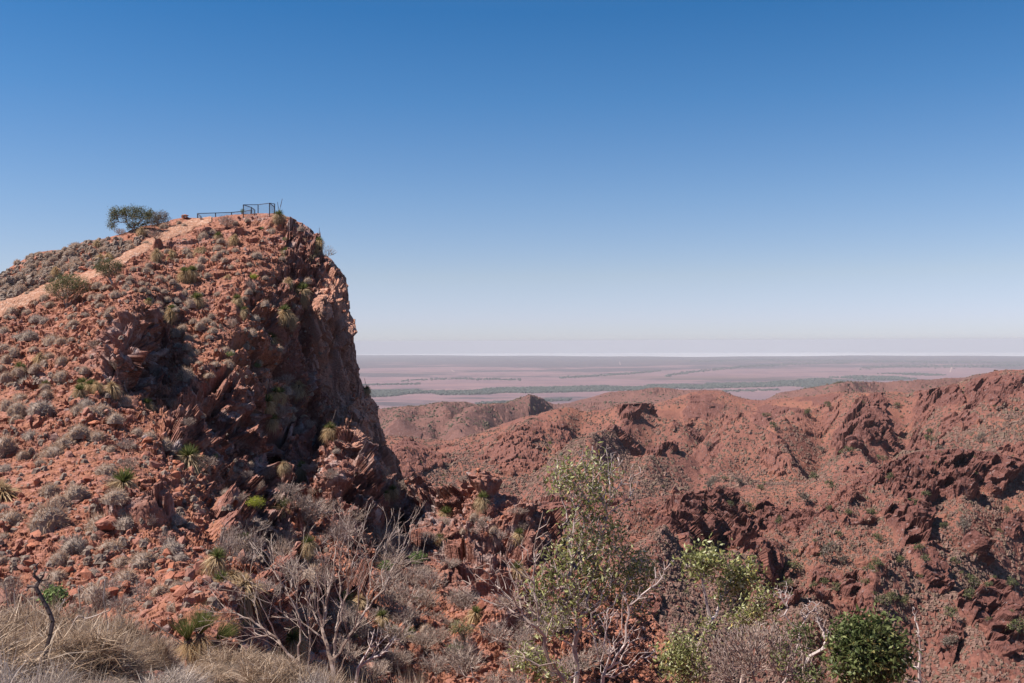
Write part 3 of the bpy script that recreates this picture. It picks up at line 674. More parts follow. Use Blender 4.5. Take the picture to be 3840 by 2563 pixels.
def grow(base, pts, r, r_tip=.003, r_base=.05, bf=.45, kink=.10, maxseg=None, up=0.):
    """branching skeleton reaching every target point; returns segments and tip points with directions"""
    pts = np.asarray(pts, float); n = len(pts)
    nodes = np.zeros((n + 1, 3)); nodes[0] = base; par = np.full(n + 1, -1); pl = np.zeros(n + 1)
    best = np.linalg.norm(pts - base, axis=1); bp = np.zeros(n, int); left = np.ones(n, bool); order = np.zeros(n, int); cost = best.copy()
    for k in range(1, n + 1):
        i = int(np.argmin(np.where(left, cost, 1e9))); left[i] = False
        nodes[k] = pts[i]; par[k] = bp[i]; pl[k] = pl[bp[i]] + np.linalg.norm(pts[i] - nodes[bp[i]]); order[k - 1] = i
        dd = np.linalg.norm(pts - pts[i], axis=1); c = dd + bf * pl[k] + up * np.maximum(0, pts[i, 2] - pts[:, 2])
        m = c < cost; cost = np.where(m, c, cost); bp = np.where(m, k, bp)
    tips = np.zeros(n + 1)
    haskid = np.zeros(n + 1, bool); haskid[par[1:]] = True
    for k in range(n, 0, -1):
        if not haskid[k]: tips[k] += 1
        tips[par[k]] += tips[k]
    tm = tips[0]; rad = r_tip + (r_base - r_tip) * ((tips - 1).clip(0) / max(tm - 1, 1)) ** .55
    segs = []
    for k in range(1, n + 1):
        a, b = nodes[par[k]], nodes[k]; ln = np.linalg.norm(b - a)
        r0 = min(rad[par[k]], rad[k] * 1.5); r1 = rad[k]
        m = max(1, int(ln / maxseg)) if maxseg else (2 if ln > .12 else 1)
        prev = a
        for q in range(1, m + 1):
            t = q / m; p = a + (b - a) * t
            if q < m: p = p + r.normal(size=3) * ln / m * kink * 1.6
            segs.append((*prev, *p, r0 + (r1 - r0) * (q - 1) / m, r0 + (r1 - r0) * t)); prev = p
    tipn = [k for k in range(1, n + 1) if not haskid[k]]
    return segs, nodes, par, tipn

def ellipsoid_pts(c, rad, n, r, shell=.5):
    d = r.normal(size=(n, 3)); d /= np.linalg.norm(d, axis=1, keepdims=True)
    q = (shell + (1 - shell) * r.uniform(0, 1, (n, 1))) if shell > 0 else r.uniform(0, 1, (n, 1)) ** (1 / 3)
    return np.asarray(c) + d * q * np.asarray(rad)

def leaves(at, size, r, spread=.1, per=6, aspect=2.6, hang=.4):
    """pointed flat leaves scattered round given points"""
    at = np.repeat(at, per, 0); n = len(at)
    c = at + r.normal(size=(n, 3)) * spread
    d = r.normal(size=(n, 3)); d[:, 2] -= hang; d /= np.linalg.norm(d, axis=1, keepdims=True)
    s = np.cross(d, r.normal(size=(n, 3))); s /= np.linalg.norm(s, axis=1, keepdims=True); nn = np.cross(d, s)
    L = size * r.uniform(.6, 1.25, (n, 1)); W = L / aspect
    V = np.stack([c - d * L * .5, c + s * W * .5 + d * L * .05 + nn * W * .12, c + d * L * .5, c - s * W * .5 + d * L * .05 + nn * W * .12], 1)
    T = np.array([(0, 1, 2), (0, 2, 3)])[None] + (np.arange(n) * 4)[:, None, None]
    return V.reshape(-1, 3), T.reshape(-1, 3)

# ---------------------------------------------------------------- plant materials
def mat_isl(name, stops, rough=.85, tr=.25, tint=.0, warm=None):
    b = NB(name); r = b.n('ShaderNodeNewGeometry').outputs['Random Per Island']
    col = b.cramp(r, stops)
    if tint:
        oi = b.n('ShaderNodeObjectInfo').outputs['Random']
        col = b.mix(b.math('MULTIPLY', oi, tint), col, warm or (.30, .20, .12))
    return b.finish(col, rough, None, .15, tr)
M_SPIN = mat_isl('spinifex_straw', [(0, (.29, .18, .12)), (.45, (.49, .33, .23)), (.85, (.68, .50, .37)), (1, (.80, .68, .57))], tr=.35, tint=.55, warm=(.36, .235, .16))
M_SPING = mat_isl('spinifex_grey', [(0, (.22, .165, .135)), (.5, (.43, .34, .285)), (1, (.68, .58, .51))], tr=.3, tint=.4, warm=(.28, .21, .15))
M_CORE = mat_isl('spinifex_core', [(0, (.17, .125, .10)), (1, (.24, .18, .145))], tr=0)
M_TWIG = mat_isl('grey_twigs', [(0, (.22, .155, .13)), (.6, (.35, .265, .225)), (1, (.50, .40, .355))], tr=0, tint=.3)
M_PALEBARK = mat_isl('pale_bark', [(0, (.33, .245, .22)), (.6, (.42, .33, .30)), (1, (.52, .43, .40))], tr=0)
M_DARKBARK = mat_isl('dark_bark', [(0, (.09, .065, .06)), (1, (.115, .085, .078))], tr=0)
M_TRUNK = mat_isl('charred_trunk', [(0, (.05, .04, .035)), (1, (.09, .07, .06))], tr=0)
M_SKIRT = mat_isl('straw_skirt', [(0, (.32, .19, .085)), (.5, (.52, .35, .18)), (1, (.70, .54, .34))], tr=.3, tint=.4, warm=(.33, .27, .21))
M_CROWN = mat_isl('grass_tree_green', [(0, (.055, .075, .02)), (.6, (.115, .14, .04)), (.85, (.24, .23, .08)), (1, (.42, .33, .16))], tr=.3)
M_LEAF = mat_isl('gum_leaf', [(0, (.10, .105, .035)), (.45, (.22, .22, .075)), (.8, (.36, .355, .15)), (.93, (.56, .55, .35)), (1, (.50, .36, .07))], rough=.4, tr=.3)
M_LEAF2 = mat_isl('deep_green_leaf', [(0, (.045, .062, .02)), (.5, (.11, .13, .045)), (.8, (.15, .17, .065)), (.95, (.27, .28, .12)), (1, (.40, .30, .11))], rough=.4, tr=.3)
M_LEAF3 = mat_isl('olive_leaf', [(0, (.06, .066, .025)), (.6, (.12, .125, .05)), (1, (.24, .22, .11))], rough=.6, tr=.25)
M_LEAF4 = mat_isl('bronze_leaf', [(0, (.11, .085, .065)), (.6, (.19, .15, .115)), (1, (.30, .25, .20))], rough=.6, tr=.25)
M_YEL = mat_isl('yellow_green_leaf', [(0, (.22, .26, .03)), (.6, (.36, .38, .05)), (1, (.50, .47, .09))], tr=.3)
M_FRESH = mat_isl('fresh_green_leaf', [(0, (.10, .16, .05)), (1, (.24, .30, .11))], tr=.3)

# ---------------------------------------------------------------- spinifex
def spin_mesh(name, N, width, mat, seed, core=True, H=.72, messy=.35, sub=1, bl=.2, big=0., cm=None):
    r = np.random.default_rng(seed)
    th = np.arccos(1 - r.uniform(0, 1, N) * .98); ph = r.uniform(0, 2 * np.pi, N)
    lump = 1 + .16 * np.sin(ph * 3 + seed) * np.sin(th) + .10 * np.sin(ph * 5 + 2 * seed) + big * (fbm(np.stack([np.sin(th) * np.cos(ph), np.sin(th) * np.sin(ph), np.cos(th)], -1) + seed, .45, 3, seed) - .5)
    surf = np.stack([np.sin(th) * np.cos(ph) * lump, np.sin(th) * np.sin(ph) * lump, H * np.cos(th) * (1 + (lump - 1) * (big > 0))], -1) * .5
    q = r.uniform(.55, .92, (N, 1)) if core else r.uniform(.15, .85, (N, 1))
    root = surf * q
    d = surf / np.linalg.norm(surf, axis=1, keepdims=True) + r.normal(size=(N, 3)) * messy
    L = r.uniform(.4, 1.25, N) ** (1.6 if big else 1) * bl * (1.25 if big else 1)
    V, T = ribbons(root, d, L, width * (r.uniform(.6, 1.9, N) if big else 1), r.uniform(-.05, .35, N), r, 2)
    parts = [(V, T)]
    me_parts = [(V, T, 0)]
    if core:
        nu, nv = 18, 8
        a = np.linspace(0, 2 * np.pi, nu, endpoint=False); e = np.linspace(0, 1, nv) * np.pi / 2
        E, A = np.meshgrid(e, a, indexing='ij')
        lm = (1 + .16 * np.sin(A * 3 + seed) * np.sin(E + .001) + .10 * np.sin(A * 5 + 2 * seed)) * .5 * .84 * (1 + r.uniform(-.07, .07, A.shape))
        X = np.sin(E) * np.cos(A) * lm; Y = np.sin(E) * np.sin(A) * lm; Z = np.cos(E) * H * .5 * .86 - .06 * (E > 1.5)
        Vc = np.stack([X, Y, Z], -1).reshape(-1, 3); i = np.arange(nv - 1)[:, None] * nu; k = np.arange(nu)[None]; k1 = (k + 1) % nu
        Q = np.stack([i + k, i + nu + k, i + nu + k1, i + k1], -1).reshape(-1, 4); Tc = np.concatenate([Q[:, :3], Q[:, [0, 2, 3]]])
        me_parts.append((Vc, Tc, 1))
    Vs = np.concatenate([p[0] for p in me_parts]); o = 0; Ts = []; mi = []
    for v, t, m in me_parts: Ts.append(t + o); mi += [m] * len(t); o += len(v)
    return mesh_np(name, Vs, [np.concatenate(Ts)], [mat, cm or M_CORE], midx=mi)

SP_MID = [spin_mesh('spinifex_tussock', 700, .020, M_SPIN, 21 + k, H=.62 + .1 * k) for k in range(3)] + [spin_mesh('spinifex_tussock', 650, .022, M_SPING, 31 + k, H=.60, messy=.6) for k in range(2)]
M_DCORE = mat_isl('gap_shade_core', [(0, (.10, .075, .06)), (1, (.15, .11, .09))], tr=0)  # core colour darkened to paint shade into the gaps between near blades
M_SPINN = mat_isl('spinifex_blades', [(0, (.12, .075, .05)), (.4, (.30, .20, .135)), (.8, (.54, .39, .275)), (1, (.78, .62, .48))], tr=.3)
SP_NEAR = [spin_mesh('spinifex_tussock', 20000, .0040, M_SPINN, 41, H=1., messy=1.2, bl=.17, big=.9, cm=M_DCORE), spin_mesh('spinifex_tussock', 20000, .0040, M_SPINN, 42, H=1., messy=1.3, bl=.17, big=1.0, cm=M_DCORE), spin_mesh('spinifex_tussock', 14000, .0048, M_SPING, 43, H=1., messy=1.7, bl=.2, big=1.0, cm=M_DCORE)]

def place(name, me, pos, size, label, cat, group=None, rz=None, hz=1., tilt=0.):
    o = link(name, me, None, tuple(pos)); s = size
    o.scale = (s, s, s * hz); o.rotation_euler = (random.uniform(-tilt, tilt), random.uniform(-tilt, tilt), random.uniform(0, 6.28) if rz is None else rz)
    return tag(o, label, cat, group)

def Z1(x, y): return x / 9.176, 186.67 + y / 9.176
def Z2(x, y): return 186.67 + x / 9.176, 186.67 + y / 9.176
def Z3(x, y): return x / 9.176, 341.33 + y / 9.176
def Z4(x, y): return 213.33 + x / 9.176, 346.67 + y / 9.176
def Z5(x, y): return x / 9.176, 512 + y / 9.176
def Z6(x, y): return 213.33 + x / 9.176, 512 + y / 9.176
def Z7(x, y): return 453.33 + x / 6.125, 426.67 + y / 6.125

SPIN = []   # (u, v, width in px)
def addsp(Z, lst, k=9.176):
    for x, y, w_ in lst:
        u, v = Z(x, y); SPIN.append((u, v, w_ / k))
addsp(Z1, [(1935,425,70),(1865,480,85),(1925,462,60),(2022,505,75),(1688,365,60),(1650,345,45),(1498,380,75),(1190,525,80),(1062,545,60),(1338,520,65),(1383,545,50),(1200,575,80),(1110,550,50),(930,520,50),(960,590,90),(700,560,100),(600,575,45),(365,630,70),(440,640,80),(165,710,60),(280,680,60),(850,630,90),(720,600,60),(640,640,95),(560,610,60),(700,680,70),(480,680,70),
 (430,720,80),(340,710,50),(280,740,90),(240,780,70),(350,780,60),(400,790,80),(620,760,100),(690,750,90),(740,720,70),(830,715,70),(790,690,50),(560,720,60),(580,780,70),(310,810,60),(370,830,80),(450,850,70),(220,840,60),(170,870,80),(90,880,60),(40,890,80),(60,940,70),(110,960,80),(190,950,100),(290,965,60),(330,930,50),(250,910,60),(400,890,60),(20,1000,70),(130,1000,70),(240,990,50),(1080,640,70),(1050,560,60),
 (1360,740,60),(1420,740,70),(1480,750,70),(1340,790,90),(1290,785,90),(1325,830,95),(1385,800,60),(1430,775,60),(1270,750,50),(1225,755,55),(1530,610,60),(1480,640,50),(1625,625,55),(1705,600,75),(1620,690,45),(1740,655,60),(1845,690,75),(1825,745,80),(1935,620,40),(1920,600,80),(1975,680,75),(2010,575,80),(2050,610,60),(2100,610,50),(2160,595,60),(2070,690,60),(2010,630,60),(2180,685,40),(2120,745,50),(1590,680,50),
 (1110,850,80),(1070,875,80),(1185,865,70),(1130,880,50),(895,925,90),(955,940,70),(1000,925,50),(1155,925,60),(1185,905,60),(1300,885,60),(1380,870,60),(1460,855,90),(1510,870,70),(1580,890,60),(1550,840,50),(1630,930,60),(1500,975,60),(1450,950,50),(1410,935,45),(1350,905,50),(1305,955,70),(1240,950,50),(1180,960,50),(1365,975,50),(1060,1010,90),(1130,990,60),(900,1005,90),(755,1035,80),(840,1035,70),(410,1045,80),(455,1095,90),(330,1080,70),
 (660,1200,85),(780,1195,75),(925,1180,55),(970,1190,60),(1000,1210,60),(670,1270,110),(415,1250,90),(330,1235,110),(250,1170,90),(200,1150,90),(110,1160,90),(60,1210,70),(110,1215,60),(310,1305,70),(30,1340,100),(150,1410,120),(260,1400,140),(480,1440,140),(560,1440,110),(310,1500,80),(30,1510,110),(110,1550,110),(650,1410,60),
 (1700,990,60),(1765,1030,75),(1615,1055,80),(1540,1060,70),(1450,1080,70),(1610,1130,70),(1650,1130,70),(1690,1130,60),(1745,1105,100),(1480,1165,60),(1390,1040,60),(920,1105,80),(860,1090,60),(1890,1240,90),(1830,1300,90),(1960,1270,60),(1670,1320,90),(1610,1370,110),(1730,1400,80),(1795,1390,60),(1925,1395,60),(1960,1330,80),(1640,1470,80),(1715,1490,80),(1910,1470,70),(1760,1560,90),(1810,1530,80),(1940,1200,60),(1910,830,70),(1850,810,40),(2000,1000,60)])
addsp(Z2, [(835,310,70),(870,300,50),(560,320,50),(450,345,55),(1045,395,60),(1070,500,60),(640,640,90),(615,605,60),(880,675,55),(1110,885,70),(570,980,65),(635,965,50),(535,1030,60),(505,1150,70),(990,1110,60),(410,740,50),(470,800,40),(180,1130,40),(225,1190,60)])
addsp(Z3, [(45,95,100),(120,160,150),(50,190,90),(165,305,110),(50,350,110),(195,350,80),(240,400,150),(100,405,70),(90,450,160),(190,535,130),(60,620,120),(165,655,150),(370,650,225),(390,550,140),(560,510,180),(640,480,150),(430,520,110),(305,285,80),(290,320,90),(560,355,120),(410,430,80),(580,590,100),(705,655,110),(820,700,180),(920,660,160),(795,590,130),(160,755,130),(290,890,150),(385,930,240),(595,960,150),(720,860,190),(715,800,130),(500,1040,210),(30,1010,210),(50,1190,110),(90,1240,130),(370,1140,110),(1010,1010,90),(690,1430,190),(540,1520,180),(370,1560,90),(25,1540,110),(1060,1460,200),(1150,580,110),(1080,585,80),(570,200,110),(440,160,100),(410,205,70),(330,240,90),(560,140,140),(1700,345,140),(1770,125,90),(1815,100,70),(1970,225,90),(2010,250,90),(2090,225,100),(2165,310,60),(1640,70,60),(1720,60,70),(1905,50,70),(1910,310,90),(1850,690,70),(1300,560,60),(2080,1400,90),(620,20,90)])
addsp(Z4, [(40,190,90),(130,180,100),(205,265,65),(840,650,55),(720,590,80),(790,580,60),(800,630,60),(710,670,80),(900,440,50),(1160,940,60),(1130,970,70),(330,1100,60),(120,1340,80)])
addsp(Z5, [(110,110,220),(450,140,320),(30,240,100),(395,20,130),(1580,360,180),(1620,710,150),(1310,460,230),(850,580,120),(10,470,70),(1650,440,120),(1600,900,110),(1540,1290,230),(1880,1340,150)])
addsp(Z6, [(820,500,120),(900,640,200),(700,1240,80),(1820,240,120),(1950,1100,120)])
addsp(Z7, [(190,520,45),(130,560,60),(180,580,50),(250,640,50),(60,640,50)], 6.125)

def spinifex_all():
    r = np.random.default_rng(99)
    special = {(370,650,225): 'largest rounded grey spinifex hummock on the open red slope below the cliff gully',
               (450,140,320): 'big bluish-grey spinifex hummock on red gravel near the left foreground bushes',
               (110,110,220): 'dark brown spinifex hummock at the left edge, left of the big bluish-grey one'}
    items = []
    for (u, v, w_) in SPIN:
        if any((u - a) ** 2 + (v - b_) ** 2 < (.3 * (w_ + c)) ** 2 for a, b_, c in items): continue
        items.append((u, v, w_))
    manual = len(items)
    # unlisted ones on the slopes
    tries = 0
    while len(items) < 300 and tries < 20000:
        tries += 1
        u = r.uniform(-5, 345); v = r.uniform(222, 600)
        sv = np.interp(u, HU, HSV)
        if v < sv + 3: continue
        p, d, rk = head_at(u, v)
        upper = v < ip(TRACK, u) - 6 and u < 175
        if track_mask(np.array(u), np.array(v)) > .02 and u < 214: continue
        if not upper and (rk > .45 or r.uniform() < .55): continue
        if u > 190 and v > 480: continue
        w_ = r.uniform(.45, .95) / d * F
        if any((u - a) ** 2 + (v - b_) ** 2 < (.42 * (w_ + c)) ** 2 for a, b_, c in items): continue
        items.append((u, v, w_))
    GR = 'spinifex tussocks on the headland'
    for i, (u, v, w_) in enumerate(items):
        if v > 683: continue
        p, d, rk = head_at(u, v)
        s = np.clip(w_ / F * d, .35, 1.6) * 1.15
        k = int(r.choice([0, 1, 2, 0, 1, 2, 3, 4])) if v > 300 else int(r.choice([0, 1, 2]))
        lab = None
        for (x, y, w0), L in special.items():
            for Z in (Z3, Z5):
                if abs(Z(x, y)[0] - u) < .01 and abs(Z(x, y)[1] - v) < .01: lab = L
        if lab is None:
            tv = ip(TRACK, u)
            if u < 210 and v < tv: lab, g = 'small grey-brown spinifex dome in the dense carpet uphill of the dirt track', 'spinifex above the track'
            elif v < 330: lab, g = 'small straw-grey spinifex tussock on stony ground between the dirt track and the cliff', 'spinifex below the track'
            elif u > 150 and v < 480: lab, g = 'grey spinifex tussock perched among broken rocks of the cliff face', 'spinifex on the cliff ledges'
            elif v < 400: lab, g = 'grey spinifex tussock on the left hillside beside the dark rock buttress', 'spinifex left of the buttress'
            elif u <= 150: lab, g = 'rounded spinifex hummock scattered on the open red gravel slope', 'spinifex on the red gravel slope'
            else: lab, g = 'ragged grey spinifex tussock on the rocks along the lower gully', 'spinifex along the gully'
        else: g = 'spinifex on the red gravel slope'
        hz = r.uniform(1.35, 1.8)
        o = place('spinifex_tussock', SP_MID[k], p + np.array([0, 0, -.04 * s]), s, lab, 'spinifex', g, hz=hz, tilt=.12)
    # the rest of the upper carpet, too many to count
    P = []; S = []
    for _ in range(2600):
        u = r.uniform(-60, 170); v = r.uniform(238, 330); sv = np.interp(u, HU, HSV); tv = ip(TRACK, u)
        if v < sv + 1 or v > tv - 6: continue
        p, d, rk = head_at(u, v); P.append(p - [0, 0, .08]); S.append(r.uniform(.26, .5))
    for _ in range(1500):
        u = r.uniform(-60, 340); v = r.uniform(225, 620); sv = np.interp(u, HU, HSV)
        if v < sv + 3 or (u < 214 and track_mask(np.array(u), np.array(v)) > .02): continue
        p, d, rk = head_at(u, v)
        if rk > .5 and r.uniform() < .6: continue
        P.append(p - [0, 0, .06]); S.append(r.uniform(.08, .26))
    P = np.array(P); S = np.array(S); parts = []
    n = len(P); per = 46
    root = np.repeat(P, per, 0); Sx = np.repeat(S, per)
    d = r.normal(size=(n * per, 3)); d[:, 2] = np.abs(d[:, 2]) * .9 + .05; d /= np.linalg.norm(d, axis=1, keepdims=True)
    V, T = ribbons(root + d * Sx[:, None] * .45, d + r.normal(size=d.shape) * .3, Sx * r.uniform(.5, .8, n * per), Sx * .10, .15, r, 1)
    Vc, Q = clump_mesh(P, S * .85, 12, 1.0)
    off = len(V)
    me = mesh_np('spinifex_carpet', np.concatenate([V, Vc]), [T, Q[0] + off, Q[1] + off], [M_SPIN, M_CORE], midx=[0] * len(T) + [1] * (len(Q[0]) + len(Q[1])))
    tag(link('spinifex_carpet', me), 'carpet of small spinifex domes and tufts covering the stony slopes', kind='stuff')
spinifex_all()

NEARSP = [ # u, distance, row of the top, width in px, kind, label
 (-72, 5.6, 606, 260, 0, 'huge straw-coloured spinifex mound cut by the left edge of the foreground'),
 (40, 7.8, 600, 140, 1, 'tall tangled spinifex mound behind the dark bent stem'),
 (68, 6.4, 622, 150, 0, 'broad brown spinifex mound at the foot of the dark bent stem'),
 (118, 8.6, 610, 96, 1, 'spinifex mound with a dark hollow in its side'),
 (92, 7.0, 634, 90, 0, 'brown spinifex mound between the bent stem and the hollow one'),
 (132, 7.4, 644, 70, 0, 'low straw spinifex mound just below the hollow one'),
 (14, 4.7, 662, 150, 2, 'pale whitish-grey spinifex mat in the bottom left corner'),
 (72, 4.9, 668, 110, 2, 'low pale grey spinifex mat right of the corner one'),
 (232, 7.4, 652, 110, 0, 'wide pale spinifex mound in front of the green grass tree'),
 (280, 6.8, 656, 100, 1, 'bleached spinifex mound under the bare silvery shrub'),
 (165, 9.2, 652, 50, 2, 'small dark grey spinifex mound left of the grass tree clump'),
 (168, 5.6, 672, 110, 2, 'grey upright spinifex clump at the bottom beside red pebbles'),
 (340, 7.0, 668, 90, 0, 'straw spinifex mound at the bottom right of the bare shrub'),
 (84, 8.8, 608, 70, 1, 'ragged spinifex tuft right behind the dark bent stem'),
 (8, 8.6, 600, 80, 0, 'brown spinifex tuft behind the huge left edge mound'),
 (150, 8.2, 634, 50, 1, 'narrow spinifex tuft right of the hollow mound'),
 (262, 8.0, 654, 60, 0, 'small spinifex tuft between the wide pale mound and the bleached one'),
 (206, 6.2, 668, 70, 1, 'spinifex tuft at the bottom edge left of the bleached mound'),
 (312, 6.2, 672, 70, 2, 'grey spinifex tuft at the bottom under the bare shrub'),
 (112, 5.6, 676, 60, 2, 'grey spinifex tuft at the bottom edge beside the orange stone'),
 (410, 7.6, 676, 80, 1, 'low spinifex mound at the bottom below the gully rocks')]
for (u, d, vt, wpx, k, lab) in NEARSP:
    p = P3(u, 700, d); p[2] = float(near_z(p[0:1], p[1:2])[0]) - .04
    top = float(P3(u, vt, d)[2]); s = wpx / F * d * .92
    place('spinifex_tussock', SP_NEAR[k], p, s, lab, 'spinifex', 'spinifex mounds in the foreground', hz=max(.25, (top - p[2]) / (s * .60)))

# ---------------------------------------------------------------- grass trees
def gt_trunk(h, seed):
    r = np.random.default_rng(seed); segs = []; p = np.array([0., 0, -.25])
    for k in range(4):
        q = p + np.array([r.normal() * .05, r.normal() * .05, (h + .25) / 4]); segs.append((*p, *q, .13 - .005 * k, .125 - .005 * k)); p = q
    return (*tubes(segs, 8), p)
def gt_skirt(top, h, n, seed, spread=.5, w_=.034):
    r = np.random.default_rng(seed); ph = r.uniform(0, 6.283, n); e = r.uniform(-1.2, .35, n)
    d = np.stack([np.cos(ph) * np.cos(e), np.sin(ph) * np.cos(e), np.sin(e)], -1)
    d[:, :2] *= spread * 1.6
    root = np.array(top) + np.stack([np.cos(ph) * .07, np.sin(ph) * .07, r.uniform(-.3, .03, n) * h], -1)
    return ribbons(root, d, r.uniform(.45, .85, n), w_, r.uniform(.35, .95, n), r, 3)
def gt_crown(top, n, seed, up=1.0, w_=.026, L=.75, droop=.18):
    r = np.random.default_rng(seed); ph = r.uniform(0, 6.283, n); e = np.arccos(r.uniform(.05, 1, n)) / up
    d = np.stack([np.cos(ph) * np.sin(e), np.sin(ph) * np.sin(e), np.cos(e)], -1)
    return ribbons(np.array(top) + d * .03, d, L * r.uniform(.7, 1.1, n), w_, r.uniform(0, droop * 2, n) * np.sin(e), r, 3)
def gt_spike(top, L, seed):
    r = np.random.default_rng(seed); t = np.array([r.normal() * .1, r.normal() * .1, 1]); t /= np.linalg.norm(t); top = np.array(top)
    return tubes([(*top, *(top + t * L * .5), .018, .018), (*(top + t * L * .5), *(top + t * L), .034, .022)], 6)
GT = {}
def gt_proto():
    for k, (h, up, nn) in enumerate([(.35, 1.0, 260), (.7, 1.15, 260), (1.1, 1.25, 260), (.15, 1.4, 260)]):
        v, t, top = gt_trunk(h, 60 + k)
        GT[k] = dict(trunk=mesh_np('trunk', v, [t], [M_TRUNK]), skirt=mesh_np('skirt', *(lambda a: (a[0], [a[1]]))(gt_skirt(top, h + .2, 520, 70 + k, .55 - .1 * k)), [M_SKIRT]),
                     crown=mesh_np('leaf_crown', *(lambda a: (a[0], [a[1]]))(gt_crown(top, nn, 80 + k, up, L=.6)), [M_CROWN]),
                     dry=mesh_np('dry_crown', *(lambda a: (a[0], [a[1]]))(gt_crown(top, 200, 85 + k, up, L=.42, droop=.5)), [M_SKIRT]),
                     spike=mesh_np('flower_spike', *(lambda a: (a[0], [a[1]]))(gt_spike(top, 1.5, 90 + k)), [M_DARKBARK]))
gt_proto()
def grass_tree(pos, size, kind, lab, green=True, spike=0, tilt=(0, 0), rz=None, group=None):
    """size = overall height scale"""
    e = bpy.data.objects.new('grass_tree', None); C.objects.link(e); e.empty_display_size = .3
    e.location = tuple(pos); e.scale = (size,) * 3; e.rotation_euler = (tilt[0], tilt[1], random.uniform(0, 6.28) if rz is None else rz)
    tag(e, lab, 'grass tree', group or 'grass trees of the ridge')
    link('trunk', GT[kind]['trunk'], e); link('skirt', GT[kind]['skirt'], e)
    if green: link('leaf_crown', GT[kind]['crown'], e)
    else: link('dry_crown', GT[kind]['dry'], e)
    for q in range(spike):
        s = link('flower_spike', GT[kind]['spike'], e); s.rotation_euler = (0, .06 * q, 1.7 * q); s.scale = (1, 1, 1 - .2 * q)
    return e
G_, B_ = True, False
